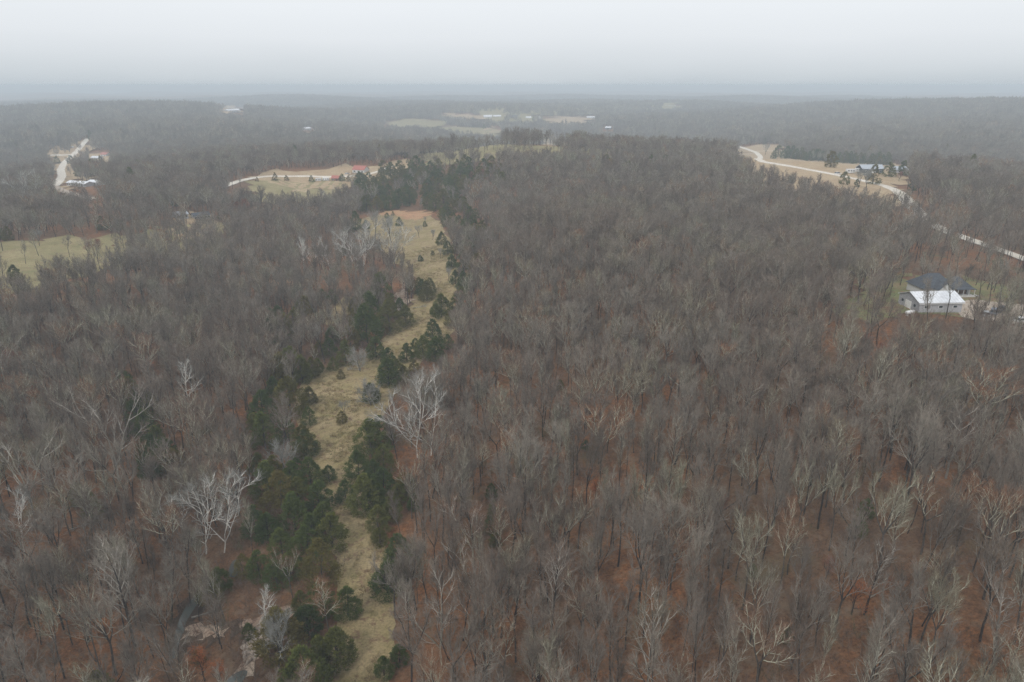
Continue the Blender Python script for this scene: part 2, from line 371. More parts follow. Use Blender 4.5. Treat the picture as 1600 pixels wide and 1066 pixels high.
# creek: gravel bars and water in the hollow left of the meadow
patch('creek_bank', pxring([(378, 978), (384, 972), (400, 962), (430, 952), (458, 948), (462, 956), (440, 978), (418, 1005), (402, 1040), (385, 1070), (368, 1062), (378, 1030), (386, 1000)]), M['bank'], extra=.02, jag=.4)
patch('muddy_bank', pxring([(258, 1040), (262, 1000), (268, 968), (280, 944), (296, 926), (312, 914), (328, 908), (335, 918), (326, 938), (314, 958), (308, 972), (325, 978), (352, 976), (384, 968), (392, 982), (356, 998), (318, 1000), (300, 1000), (292, 1044)]), M['mud'], extra=.02, jag=.5)
patch('creek_bank', pxring([(290, 992), (296, 982), (312, 976), (334, 980), (350, 990), (330, 1000), (306, 1004)]), M['bank'], extra=.05, jag=.6)
patch('creek_water', pxring([(268, 1030), (272, 1000), (279, 972), (290, 950), (302, 934), (312, 924), (320, 919), (323, 923), (315, 936), (304, 952), (295, 966), (289, 978), (290, 985), (284, 994), (281, 1004), (274, 1034)]), M['water'], extra=.09)
patch('creek_water', pxring([(355, 900), (362, 878), (374, 874), (374, 895), (366, 905)]), M['water'], extra=.09)
patch('creek_water', pxring([(350, 1066), (372, 1050), (390, 1048), (380, 1066), (365, 1080)]), M['water'], extra=.09)
patch('creek_bank', pxring([(618, 486), (620, 468), (626, 454), (634, 455), (632, 470), (628, 488)]), M['bank'], extra=.14, jag=.5)
patch('bare_soil', pxring([(395, 440), (440, 437), (470, 441), (468, 448), (420, 449)]), M['soil'], extra=.1, jag=.5)

# ------------------------------------------------------------------ tree generators
def wander(p, d, length, n, amt, up, rng):
    pts = [np.array(p, float)]; d = np.array(d, float)
    for i in range(n):
        d = d + rng.normal(size=3) * amt; d[2] += up; d /= np.linalg.norm(d); pts.append(pts[-1] + d * length / n)
    return pts
def along(pts, t):
    k = (len(pts) - 1) * t; i = min(int(k), len(pts) - 2); f = k - i
    return pts[i] * (1 - f) + pts[i + 1] * f, (pts[i + 1] - pts[i]) / (np.linalg.norm(pts[i + 1] - pts[i]) + 1e-9)
def side_dir(d, ang, az, rng):
    a = np.cross(d, (0, 0, 1) if abs(d[2]) < .92 else (1, 0, 0)); a /= np.linalg.norm(a); b = np.cross(d, a)
    return d * math.cos(ang) + (a * math.cos(az) + b * math.sin(az)) * math.sin(ang)
def bare_tree(seed, h=15, base=.42, limbs=11, reach=3.4, c2=8, c3=7, c4=3, w=1.25, r0=.14, forks=1, up=.13, ang=42, lean=.03, flow=.45):
    rng = np.random.default_rng(seed); T, LB, TWG = MB(), MB(), MB()
    trunks = []
    main = wander((0, 0, -.6), (rng.normal() * lean, rng.normal() * lean, 1), h * (.80 if forks == 1 else flow), 8, .05, .03, rng)
    if forks == 1: trunks.append((main, r0)); T.tube(main, np.linspace(r0 * 1.1, r0 * .3, 9), 6)
    else:
        T.tube(main, np.linspace(r0 * 1.2, r0 * .85, 9), 6)
        for k in range(forks):
            d = side_dir(np.array([0, 0, 1.]), R(18 + 16 * rng.random()), 2 * math.pi * (k + rng.random() * .5) / forks, rng)
            q = wander(main[-1], d, h * (.87 - flow + .1 * rng.random()), 7, .09, .08, rng); trunks.append((q, r0 * .75)); T.tube(q, np.linspace(r0 * .75, r0 * .2, 8), 5)
    az = rng.random() * 6
    for tr, rr in trunks:
        n1 = max(3, int(limbs / len(trunks) + .5)); b0 = base if forks == 1 else .12
        for i in range(n1):
            tt = b0 + (1 - b0) * (i + rng.random() * .8) / n1; tt = min(tt, .98); p, d = along(tr, tt); az += 2.4 + rng.normal() * .3
            Ln = reach * (1.25 - .65 * tt) * (.75 + .5 * rng.random())
            l1 = wander(p, side_dir(d, R(ang * (1.15 - .55 * tt)) * (.8 + .4 * rng.random()), az, rng), Ln, 5, .13, up, rng)
            rb = rr * .46 * (1.2 - .6 * tt); LB.tube(l1, np.linspace(rb, rb * .25, 6) * w ** .5, 4)
            for j in range(c2):
                t2 = .25 + .75 * (j + rng.random()) / c2; p2, d2 = along(l1, min(t2, .99)); L2 = Ln * .5 * (1.15 - .5 * t2) * (.7 + .6 * rng.random())
                l2 = wander(p2, side_dir(d2, R(20 + 26 * rng.random()), rng.random() * 6.3, rng), L2, 3, .16, up * .9, rng)
                LB.tube(l2, np.array([.028, .021, .015, .008]) * w, 3)
                for k in range(c3):
                    t3 = .15 + .85 * (k + rng.random()) / c3; p3, d3 = along(l2, min(t3, .99))
                    L3 = L2 * .55 * (.6 + .7 * rng.random()); e3 = side_dir(d3, R(18 + 26 * rng.random()), rng.random() * 6.3, rng); e3[2] += .34
                    q3 = p3 + e3 * L3; TWG.blade(p3, q3, .012 * w, rng)
                    for q in range(c4):
                        p4 = p3 + (q3 - p3) * (.2 + .7 * rng.random()); e4 = side_dir(e3 / np.linalg.norm(e3), R(18 + 24 * rng.random()), rng.random() * 6.3, rng)
                        TWG.blade(p4, p4 + e4 * L3 * .7, .009 * w, rng)
    return T, LB, TWG
def join(*ms):
    o = MB()
    for m in ms: o.poly(m.v, m.f)
    return o
def multi(name, parts, link=False):
    """one mesh of several materials"""
    V = []; F = []; I = []
    for k, (b, m) in enumerate(parts):
        o = len(V); V += b.v; F += [tuple(o + i for i in f) for f in b.f]; I += [k] * len(b.f)
    ob = mesh_obj(name, V, F, None, link=link)
    for b, m in parts: ob.data.materials.append(m)
    ob.data.polygons.foreach_set('material_index', I); return ob
def cedar(seed, h=7, r=2.3, nt=7000, lf=.26, cone=.6, clumps=110):
    rng = np.random.default_rng(seed); T, F = MB(), MB()
    tr = wander((0, 0, -.4), (0, 0, 1), h * .93, 6, .03, .02, rng); T.tube(tr, np.linspace(.16, .03, 7), 6)
    prof = lambda t: r * (math.sin(math.pi * min(1, (t * .9 + .10)) ** .75) ** .8 * (1 - cone) + cone * (1 - t) ** .75 * min(1, .55 + t * 4))
    for i in range(26):
        t0 = .06 + .88 * i / 26; p, _ = along(tr, t0); a = i * 2.4; rr = prof(t0) * .8
        T.tube([p, p + np.array([math.cos(a) * rr, math.sin(a) * rr, rr * .45])], [.035, .012], 3)
    per = nt // clumps
    for c in range(clumps):
        t0 = (c + rng.random()) / clumps; t0 = t0 ** 1.15; a = rng.random() * 2 * math.pi; rr = prof(t0) * (.45 + .55 * rng.random() ** .5)
        ctr = np.array([math.cos(a) * rr, math.sin(a) * rr, .25 + t0 * (h - .6)]); cr = (.30 + .24 * rng.random()) * r * .5 * (1.15 - .6 * t0)
        out = np.array([math.cos(a), math.sin(a), .75]); out /= np.linalg.norm(out)
        for k in range(per):
            v = rng.normal(size=3); v /= np.linalg.norm(v); v = v + out * .5; p = ctr + v * cr * (.45 + .55 * rng.random()) * np.array([1, 1, .9])
            u = v / np.linalg.norm(v) * .6 + out * .5 + rng.normal(size=3) * .35; u = u / np.linalg.norm(u) * lf * (.6 + .8 * rng.random())
            w = np.cross(u, rng.normal(size=3)); w = w / (np.linalg.norm(w) + 1e-9) * lf * .26
            F.tri(p, u, w)
    return T, F
def leafy(seed, limb_pts, nt, lf, rng):
    F = MB()
    for k in range(nt):
        p = limb_pts[rng.integers(len(limb_pts))] + rng.normal(size=3) * .28; u = rng.normal(size=3); u = u / np.linalg.norm(u) * lf; w = np.cross(u, rng.normal(size=3)); w = w / np.linalg.norm(w) * lf * .4; F.tri(p, u, w)
    return F

# near prototypes: list of dict(name, parts [(name, mesh data)], look)
def dproto(seed, look, twig='twig', limb='limb', trunk='trunk', **k):
    T, LB, G = bare_tree(seed, **k)
    t = T.build('trunk', M[trunk], link=False).data; c = multi('crown', [(LB, M[limb]), (G, M[twig])]).data
    return dict(parts=[('trunk', t), ('crown', c)], look=look, h=k.get('h', 15))
NEAR = [
    dproto(11, 'slender', h=15.5, limbs=13, reach=3.4, base=.42, r0=.13),
    dproto(12, 'straight', h=17, limbs=14, reach=3.5, base=.46, r0=.15),
    dproto(13, 'forked', h=15, limbs=15, reach=3.3, forks=2, r0=.16),
    dproto(14, 'wide', h=14.5, limbs=14, reach=4.4, base=.36, r0=.16),
    dproto(15, 'bushy', h=12.5, limbs=16, reach=3.8, base=.28, r0=.11),
    dproto(16, 'three stemmed', h=14.5, limbs=16, reach=3.2, forks=3, r0=.15),
    dproto(17, 'thin', h=13.5, limbs=12, reach=2.8, base=.45, r0=.09),
    dproto(18, 'leaning', h=15, limbs=13, reach=3.6, base=.38, r0=.13, lean=.16),
    dproto(19, 'broad', h=15.5, limbs=18, reach=4.4, forks=3, r0=.19),
    dproto(20, 'tall', h=18, limbs=14, reach=3.5, base=.5, r0=.16),
]
WOOD = bpy.data.collections.new('woodland_sources')
def src(name, o): o.name = name; WOOD.objects.link(o)
for i, p in enumerate(NEAR[:8]):
    kw = None
def wood_src(i, seed, **k):
    T, LB, G = bare_tree(seed, **k); src('wood_a_%02d' % i, multi('wood', [(T, M['trunk']), (LB, M['limb']), (G, M['twig'])]))
# 0-7: middle distance trees with full crowns; 8-13: lighter ones; 14-19: far clumps
for i, (a, b_, c_, f_) in enumerate([(15, 13, 3.6, 1), (16.5, 14, 3.7, 1), (14, 15, 3.7, 2), (14.5, 14, 4.4, 1), (13, 15, 3.9, 1), (14.5, 16, 3.4, 3), (13, 12, 3.1, 1), (16, 16, 4.0, 2)]):
    wood_src(i, 40 + i, h=a, limbs=b_, reach=c_, forks=f_, c2=7, c3=6, c4=3, w=1.6, base=.42, r0=.14)
for i, (a, b_, c_, f_) in enumerate([(13.5, 13, 4.3, 1), (14.5, 13, 4.3, 1), (13.5, 14, 4.2, 2), (12.5, 13, 4.6, 1), (14, 14, 4.0, 3), (12, 12, 4.0, 1)]):
    wood_src(8 + i, 60 + i, h=a, limbs=b_, reach=c_, forks=f_, c2=6, c3=6, c4=2, w=2.6, base=.28, r0=.14)
for i in range(6):
    rng = np.random.default_rng(90 + i); acc = [MB(), MB(), MB()]
    for q in range(4):
        x, y = (q % 2 - .5) * 6.4 + rng.normal() * 1.2, (q // 2 - .5) * 6.4 + rng.normal() * 1.2; s = .8 + .35 * rng.random()
        for A, B in zip(acc, bare_tree(100 + i * 4 + q, h=13.5, limbs=10, reach=4.4, c2=4, c3=4, c4=1, w=6, base=.25, r0=.15)):
            A.poly([(v[0] * s + x, v[1] * s + y, v[2] * s) for v in B.v], B.f)
    src('wood_a_%02d' % (14 + i), multi('wood', [(acc[0], M['trunk']), (acc[1], M['limb']), (acc[2], M['twig'])]))

def gn_scatter(name, coll, P, idx, rot, scl, label, cat):
    """one object whose geometry nodes set its sources at every point"""
    P = np.asarray(P, float); n = len(P); me = bpy.data.meshes.new(name); me.vertices.add(n); me.vertices.foreach_set('co', P.ravel())
    a = me.attributes.new('proto', 'INT', 'POINT'); a.data.foreach_set('value', np.asarray(idx, np.int32))
    a = me.attributes.new('turn', 'FLOAT_VECTOR', 'POINT'); a.data.foreach_set('vector', np.asarray(rot, float).ravel())
    a = me.attributes.new('size', 'FLOAT_VECTOR', 'POINT'); a.data.foreach_set('vector', np.asarray(scl, float).ravel())
    o = bpy.data.objects.new(name, me); COL.objects.link(o); tag(o, label, cat, kind='stuff')
    g = bpy.data.node_groups.new(name, 'GeometryNodeTree')
    g.interface.new_socket('Geometry', in_out='INPUT', socket_type='NodeSocketGeometry'); g.interface.new_socket('Geometry', in_out='OUTPUT', socket_type='NodeSocketGeometry')
    n_ = g.nodes.new; gi, go = n_('NodeGroupInput'), n_('NodeGroupOutput'); ci = n_('GeometryNodeCollectionInfo'); ci.inputs['Collection'].default_value = coll
    ci.inputs['Separate Children'].default_value = True; ci.inputs['Reset Children'].default_value = True
    ip = n_('GeometryNodeInstanceOnPoints'); ip.inputs['Pick Instance'].default_value = True
    def na(nm, ty):
        q = n_('GeometryNodeInputNamedAttribute'); q.data_type = ty; q.inputs['Name'].default_value = nm
        return next(s for s in q.outputs if s.enabled and s.name == 'Attribute')
    er = n_('FunctionNodeEulerToRotation'); g.links.new(na('turn', 'FLOAT_VECTOR'), er.inputs[0])
    g.links.new(gi.outputs[0], ip.inputs['Points']); g.links.new(ci.outputs[0], ip.inputs['Instance'])
    g.links.new(na('proto', 'INT'), ip.inputs['Instance Index']); g.links.new(er.outputs[0], ip.inputs['Rotation']); g.links.new(na('size', 'FLOAT_VECTOR'), ip.inputs['Scale'])
    g.links.new(ip.outputs[0], go.inputs[0]); md = o.modifiers.new('scatter', 'NODES'); md.node_group = g; return o

# ------------------------------------------------------------------ where trees may stand
MEADOW_W = np.array(pxring(ML + MR)); MEADOW2_W = np.array(pxring([(498, 500), (512, 478), (545, 462), (556, 470), (548, 492), (520, 512)]))
NOGO = [(MEADOW_W, 0, 1), (MEADOW2_W, 0, 1)]
PROT = list(FIELDS)                                             # (photo polygon, chance of a tree in front)
PROT += [([(475, 605), (490, 580), (600, 545), (640, 490), (655, 450), (665, 400), (620, 370), (570, 352), (560, 340), (600, 330), (660, 330), (690, 350), (702, 400), (712, 430), (700, 500), (690, 530), (620, 590), (590, 640), (560, 700), (545, 745), (570, 800), (585, 880), (585, 1000), (580, 1090), (520, 1090), (545, 1000), (555, 930), (530, 840), (500, 760), (485, 690), (480, 650)], .0)]
PROT += [([(468, 370), (500, 362), (540, 352), (635, 352), (640, 400), (610, 412), (540, 420), (468, 412)], .45)]
PROT += [([(1160, 230), (1190, 237), (1192, 250), (1280, 267), (1345, 278), (1405, 292), (1408, 304), (1380, 298), (1320, 284), (1190, 260), (1178, 252), (1180, 243)], .0),
         ([(1500, 368), (1600, 398), (1600, 410), (1500, 378)], .2), ([(1400, 305), (1500, 366), (1500, 374), (1400, 318)], .55),
         ([(1413, 412), (1530, 412), (1545, 462), (1503, 468), (1500, 474), (1413, 474)], .13), ([(1413, 474), (1500, 474), (1500, 492), (1413, 492)], .7),
         ([(1500, 465), (1600, 470), (1600, 505), (1500, 500)], .45),
         ([(353, 292), (400, 278), (440, 272), (440, 280), (400, 284), (358, 297)], .0),
         ([(84, 296), (92, 262), (108, 244), (74, 248), (78, 238), (120, 238), (130, 218), (142, 216), (130, 236), (112, 252), (106, 270), (102, 286), (160, 284), (155, 298), (104, 298)], .05),
         ([(140, 238), (172, 238), (172, 254), (140, 254)], 0), ([(100, 296), (160, 312), (160, 316), (100, 300)], .3),
         ([(748, 176), (786, 176), (786, 188), (748, 188)], 0), ([(815, 181), (832, 181), (832, 190), (815, 190)], 0), ([(910, 182), (932, 182), (932, 190), (910, 190)], 0),
         ([(940, 198), (958, 198), (958, 206), (940, 206)], 0), ([(955, 229), (968, 229), (968, 234), (955, 234)], .4), ([(1035, 163), (1065, 163), (1065, 170), (1035, 170)], 0),
         ([(548, 258), (576, 258), (576, 276), (548, 276)], 0), ([(270, 336), (332, 336), (332, 344), (270, 344)], .6), ([(350, 168), (382, 168), (382, 180), (350, 180)], 0), ([(472, 200), (492, 200), (492, 206), (472, 206)], 0),
         ([(1300, 254), (1385, 254), (1385, 276), (1300, 278)], 0), ([(1395, 262), (1422, 262), (1422, 276), (1395, 276)], .1),
         ([(268, 1000), (270, 960), (300, 922), (322, 920), (300, 970), (350, 985), (290, 1010)], .45), ([(352, 905), (360, 874), (376, 874), (374, 905)], .1), ([(375, 985), (410, 960), (440, 955), (405, 1030), (385, 1035)], .1),
         ([(614, 488), (620, 455), (636, 455), (632, 488)], 0)]
GROVES = [([(556, 300), (600, 272), (660, 264), (720, 266), (788, 268), (785, 300), (745, 306), (700, 322), (690, 335), (640, 330), (566, 336)], 'grove'),
          ([(672, 330), (720, 318), (760, 360), (765, 385), (740, 392), (712, 375), (690, 362)], 'edge')]
GROVE_W = [np.array(pxring(g[0])) for g in GROVES]
crng = np.random.default_rng(77)
def allowed(X, Y, hh, cr, u=None):
    """mask of spots where a tree of height hh and crown radius cr may stand"""
    X = np.asarray(X, float); Y = np.asarray(Y, float); ok = np.ones(len(X), bool); Z = H(X, Y)
    for ring, _, _ in NOGO: ok &= ~inpoly(X, Y, ring)
    for (pts, w) in ROADS:
        for k in range(0, len(pts), 2): ok &= (X - pts[k, 0]) ** 2 + (Y - pts[k, 1]) ** 2 > (w / 2 + 2.6) ** 2
    hit = {}
    u = crng.random(len(X))
    for poly, kp in PROT:
        pa = np.asarray(poly, float); inside = np.zeros(len(X), bool)
        for f in (0.0, .3, .6, .8, .97):
            for s in ((0,) if f < .35 else (-.7, 0, .7)):
                px, py, dep = proj(X + s * cr, Y, Z + hh * f)
                m = (px > pa[:, 0].min()) & (px < pa[:, 0].max()) & (py > pa[:, 1].min()) & (py < pa[:, 1].max())
                if m.any():
                    q = np.zeros(len(X), bool); q[m] = inpoly(px[m], py[m], poly); inside |= q
        ok &= ~(inside & (u >= kp))
    return ok

# ------------------------------------------------------------------ individual evergreens
def cproto(seed, **k):
    T, F = cedar(seed, **k)
    return dict(trunk=T.build('trunk', M['trunk'], link=False).data, foliage=F.build('crown', M['needle'], link=False).data, h=k['h'], r=k['r'])
CED = [cproto(201, h=8, r=2.7, cone=.7), cproto(202, h=7, r=2.9, cone=.5), cproto(203, h=9, r=2.6, cone=.9), cproto(204, h=6, r=2.6, cone=.5), cproto(205, h=9, r=3.1, cone=.55, nt=8000), cproto(206, h=5, r=2.2, cone=.5, nt=5000, clumps=80)]
CEDLO = [cproto(211, h=7.5, r=2.6, cone=.5, nt=1500, lf=.48, clumps=50), cproto(212, h=7, r=2.8, cone=.35, nt=1500, lf=.48, clumps=50), cproto(213, h=8.5, r=2.5, cone=.7, nt=1500, lf=.48, clumps=50)]
SHOWN = []                                                     # every individual plant: (object, family, look, px, py)
TAKEN = []
def instance_parts(name, parts, loc, rz, s, tilt=(0, 0)):
    r = empty(name, loc, rz); r.scale = s; r.rotation_euler = (tilt[0], tilt[1], rz)
    for nm, me in parts:
        o = bpy.data.objects.new(nm, me); COL.objects.link(o); o.parent = r
    return r
orng = np.random.default_rng(31)
def put_cedar(px, py, wpx, side, tall=1.22, low=False, small=False):
    p = at(px, py - wpx * .12); z = hz(*p); dist = math.sqrt(p[0] ** 2 + p[1] ** 2 + (CAMZ - z) ** 2); wm = wpx / FP * dist * (.97 if wpx > 20 else 1)
    q = (CEDLO if low or dist > 420 else CED); q = q[orng.integers(len(q))]
    s = wm / (2 * q['r']); sz = s * np.clip(tall * 2 * q['r'] / q['h'], .6, 1.5) * (.92 + .2 * orng.random())
    o = instance_parts('cedar_tree', [('trunk', q['trunk']), ('crown', q['foliage'])], (p[0], p[1], z), orng.random() * 6.28, (s, s, sz))
    SHOWN.append([o, side, 'small' if wm < 3.2 else ('low' if sz * q['h'] < wm * 1.05 else 'full'), px, py]); TAKEN.append((p[0], p[1], wm * .45)); return o
CL = """442 545 30;447 535 34;462 521 32;480 511 34;426 522 28;436 510 26;470 500 26;456 596 46;440 606 42;473 602 36;488 592 26;498 584 18;455 657 52;484 634 26;484 667 24;415 670 46;415 707 50;476 717 46;430 636 34;447 690 34;400 690 34;
521 581 18;533 594 13;541 573 32;574 541 48;610 524 44;580 516 45;635 513 28;588 564 32;595 481 40;607 575 27;560 520 34;548 548 32;556 500 28;608 500 30;626 498 24;516 560 26;500 560 22;520 540 26;
479 717 40;441 805 60;420 782 52;486 765 40;500 804 46;520 862 52;462 834 50;503 920 60;480 876 48;441 874 42;434 922 40;407 908 38;503 963 46;544 968 44;482 998 42;472 958 28;527 1045 54;500 1037 34;440 1034 66;478 1096 72;
460 780 44;470 800 42;400 840 40;420 850 40;455 905 34;508 835 40;488 850 38;465 750 30;405 745 30;430 760 36;
208 640 34;218 668 36;232 690 36;246 702 30;196 615 28;240 655 30;210 690 24;228 720 26;245 745 46;274 742 34;262 726 34;232 748 26;222 640 28;
148 815 28;124 790 26;140 795 22;330 945 36;345 930 34;230 510 22;222 500 16;520 478 20;505 482 22;645 462 22;655 455 18;300 540 18;
540 400 14;556 362 22;548 366 16;572 360 12;382 905 30;310 1040 20;390 1000 20;160 1100 40"""
CR = """608 608 38;636 568 26;662 564 30;681 568 32;677 542 32;650 556 22;667 474 26;660 464 22;672 462 20;690 500 32;681 495 18;705 512 24;713 487 24;724 459 26;712 447 20;741 442 28;724 426 26;706 422 18;747 427 24;735 410 24;752 405 20;716 398 24;
582 722 60;596 700 44;541 787 32;572 804 56;561 757 46;599 782 44;585 798 40;633 778 34;623 788 28;592 836 40;613 815 34;594 855 26;623 884 44;606 934 52;623 924 40;640 770 26;600 745 40;586 760 36;630 765 24;648 800 24;612 900 30;
630 600 26;620 590 24;606 596 26;648 588 22;700 548 22;722 470 18;735 455 20;765 835 24;772 808 22;768 780 20;775 856 22;700 400 18;690 385 18;745 392 22;
1228 1005 18;905 478 10;915 705 14;1340 838 26;1350 812 24;875 612 14;870 648 16;1240 498 12;600 1060 30;625 1040 28;1175 900 16"""
for s in CL.replace('\n', '').split(';'):
    a = list(map(float, s.split())); put_cedar(*a, 'left')
for s in CR.replace('\n', '').split(';'):
    a = list(map(float, s.split())); put_cedar(*a, 'right')
for s in "515 757 26;535 663 18;657 410 9;676 400 7;605 343 9;607 356 6;624 355 12;664 356 8;614 338 6;580 632 30".split(';'):
    put_cedar(*map(float, s.split()), 'meadow', 1.1, small=True)
for s in "1297 264 17;1318 291 14;1363 291 20;1388 279 17;1410 276 16;1424 300 12;1215 248 14;1208 250 9;1225 250 11;1338 294 9".split(';'):
    put_cedar(*map(float, s.split()), 'road')
for k in range(34):
    px = 1228 + (1392 - 1228) * (k + orng.random()) / 34; py = 252 + (px - 1228) * 10 / 164 - 3 * orng.random(); put_cedar(px, py, 7.5 + 4 * orng.random(), 'row', 1.5)
for s in "430 284 9;448 284 7;402 285 5;487 286 8;535 285 10;545 285 8;560 288 9;700 238 6;712 237 5;720 237 7;634 248 8;637 256 5;185 376 0;0 376 16;14 378 14;160 362 16;178 358 14;190 362 12;344 343 7;370 398 18;130 268 12;140 266 9;112 258 10;90 258 8;275 324 12;25 440 16;118 262 9;1150 238 6;1170 214 8;1180 216 7;1190 215 8;1200 215 7;1208 216 8".split(';'):
    a = list(map(float, s.split()))
    if a[2] > 0: put_cedar(*a, 'far')
def grove(poly, n, side, wm=5.0):
    ring = np.array(pxring(poly)); x0, y0 = ring.min(0); x1, y1 = ring.max(0); out = []; tries = 0
    while len(out) < n and tries < 9000:
        tries += 1; x = x0 + (x1 - x0) * orng.random(); y = y0 + (y1 - y0) * orng.random()
        if not inpoly(np.array([x]), np.array([y]), ring)[0]: continue
        if any((a - x) ** 2 + (b - y) ** 2 < (wm * .72) ** 2 for a, b in out): continue
        out.append((x, y))
    for x, y in out:
        z = hz(x, y); px, py, dep = proj(x, y, z); put_cedar(float(px), float(py), float(wm * (.75 + .6 * orng.random()) * FP / math.hypot(dep, 0)), side, 1.12, True)
    return ring
grove(GROVES[0][0], 104, 'grove', 7.6); grove(GROVES[1][0], 26, 'edge', 5.5)
from collections import Counter; print(Counter(q[1] for q in SHOWN), len(SHOWN))
grove([(938, 262), (1040, 262), (1044, 277), (940, 280)], 14, 'ridge', 6.5)

# ------------------------------------------------------------------ sycamores, silver and rust-leaved trees, placed one by one
def sproto(seed, twig='pale_bark', limb='white_bark', trunk='white_bark', tw2='silver', **k):
    T, LB, G = bare_tree(seed, **k)
    return dict(parts=[('trunk', T.build('trunk', M[trunk], link=False).data), ('limbs', LB.build('limbs', M[limb], link=False).data), ('twigs', G.build('twigs', M[tw2], link=False).data)], h=k['h'])
SYC = [sproto(301, h=17, limbs=15, reach=4.6, forks=3, c2=7, c3=6, c4=4, r0=.11, up=.10, ang=50, w=2.1, flow=.16), sproto(302, h=18, limbs=14, reach=4.4, forks=2, c2=6, c3=6, c4=4, r0=.11, up=.1, w=2.0, flow=.16), sproto(303, h=17, limbs=13, reach=4.2, base=.3, c2=6, c3=5, c4=3, r0=.13, w=2.0),
       sproto(304, h=16, limbs=15, reach=4.4, forks=3, c2=7, c3=7, c4=4, r0=.17, w=1.3, flow=.25, limb='pale_bark', trunk='limb', tw2='twig'), sproto(305, h=16, limbs=14, reach=4.4, base=.3, c2=7, c3=7, c4=4, r0=.16, w=1.3, limb='pale_bark', trunk='trunk', tw2='twig')]
SIL = [sproto(311, h=6, limbs=20, reach=3.2, base=.12, c2=7, c3=6, c4=3, r0=.13, w=1.3, limb='silver', trunk='trunk', ang=70), sproto(312, h=8, limbs=16, reach=3.6, forks=3, c2=7, c3=6, c4=2, r0=.15, w=1.3, limb='silver', trunk='trunk')]
def put_special(px, py, hpx, protos, name, family, look, i=None, wide=1.0):
    p = at(px, py); z = hz(*p); dist = math.sqrt(p[0] ** 2 + p[1] ** 2 + (CAMZ - z) ** 2); el = math.asin((CAMZ - z) / dist)
    q = protos[orng.integers(len(protos)) if i is None else i]; s = hpx / FP * dist / math.cos(el) / q['h']
    o = instance_parts(name, q['parts'], (p[0], p[1], z), orng.random() * 6.28, (s * wide, s * wide, s))
    SHOWN.append([o, family, look, px, py]); TAKEN.append((p[0], p[1], 2.2)); return o
for a in [(652, 716, 118, 0), (674, 712, 108, 1), (322, 866, 92, 0), (350, 864, 98, 0), (475, 424, 58, 2), (489, 422, 50, 1), (516, 426, 50, 1), (556, 430, 82, 1), (568, 428, 78, 0), (604, 418, 72, 1), (616, 418, 74, 0), (545, 424, 64, 1), (573, 474, 50, 3), (772, 402, 40, 1),
          (52, 800, 105, 3), (38, 862, 80, 1), (300, 648, 90, 2), (1478, 748, 95, 3), (1542, 1062, 110, 3), (418, 978, 60, 2), (186, 752, 125, 3), (36, 316, 40, 0), (54, 318, 42, 1), (342, 400, 32, 3), (212, 1010, 130, 4), (8, 600, 70, 3), (232, 620, 56, 4), (1010, 1090, 120, 4), (860, 1000, 120, 4), (1350, 960, 110, 4), (905, 640, 60, 4), (530, 320, 30, 1), (504, 326, 28, 0), (745, 960, 90, 3), (690, 1040, 100, 3), (740, 880, 90, 3)]:
    put_special(a[0], a[1], a[2], SYC, 'sycamore_tree' if a[3] < 3 else 'pale_limbed_tree', 'syc' if a[3] < 3 else 'pale', 'white' if a[3] < 3 else 'pale', a[3], 1.2 if 90 < a[2] < 100 else 1.05)
for a in [(563, 581, 34, 0), (580, 634, 36, 0), (539, 652, 20, 1), (448, 742, 44, 0), (435, 1050, 54, 1), (500, 545, 30, 1), (470, 545, 30, 1), (612, 380, 34, 1), (586, 372, 34, 1), (655, 372, 16, 1), (676, 376, 14, 1), (688, 405, 14, 1), (664, 350, 9, 1), (700, 440, 18, 1), (62, 385, 18, 1), (1195, 244, 14, 1), (1340, 296, 22, 1), (1354, 298, 24, 1)]:
    put_special(a[0], a[1], a[2], SIL, 'silver_shrub' if a[2] < 60 and a[3] == 0 else 'open_grown_tree', 'sil', 'silvery', a[3])
def rust(seed, matn, h=9):
    T, LB, G = bare_tree(seed, h=h, limbs=11, reach=3.0, c2=6, c3=4, c4=1, base=.25, r0=.15); rng = np.random.default_rng(seed)
    pts = [np.array(v) for v in G.v[3::4]]; F = leafy(seed, pts, 2600, .17, rng)
    return dict(parts=[('trunk', join(T, LB).build('trunk', M['trunk'], link=False).data), ('crown', F.build('crown', M[matn], link=False).data)], h=h)
RUST = [rust(401, 'rust'), rust(402, 'redleaf')]
for a in [(760, 488, 30, 0), (320, 1064, 42, 0), (345, 1075, 34, 0), (832, 300, 16, 0), (846, 302, 18, 0), (752, 284, 20, 1), (736, 286, 18, 1), (385, 340, 28, 1), (372, 338, 24, 1), (1404, 284, 14, 1), (155, 398, 22, 1), (140, 400, 20, 1), (236, 592, 26, 0), (1350, 560, 36, 1), (1375, 572, 34, 1), (1105, 295, 14, 1), (1060, 350, 18, 1), (800, 310, 18, 1), (1165, 296, 14, 1), (790, 516, 30, 1), (30, 590, 40, 1), (1290, 905, 34, 1), (1390, 955, 40, 0), (950, 480, 26, 1), (560, 250, 8, 1), (880, 455, 22, 0), (1120, 820, 44, 1), (930, 790, 40, 0), (1210, 700, 36, 1), (60, 640, 38, 1), (130, 520, 30, 1), (260, 480, 26, 1), (1010, 560, 28, 1), (1460, 620, 34, 1), (1330, 960, 46, 0), (990, 420, 18, 1), (1180, 380, 18, 1)]:
    put_special(a[0], a[1], a[2], RUST, 'oak_tree', 'oak', 'rust' if a[3] == 0 else 'dull red', a[3])
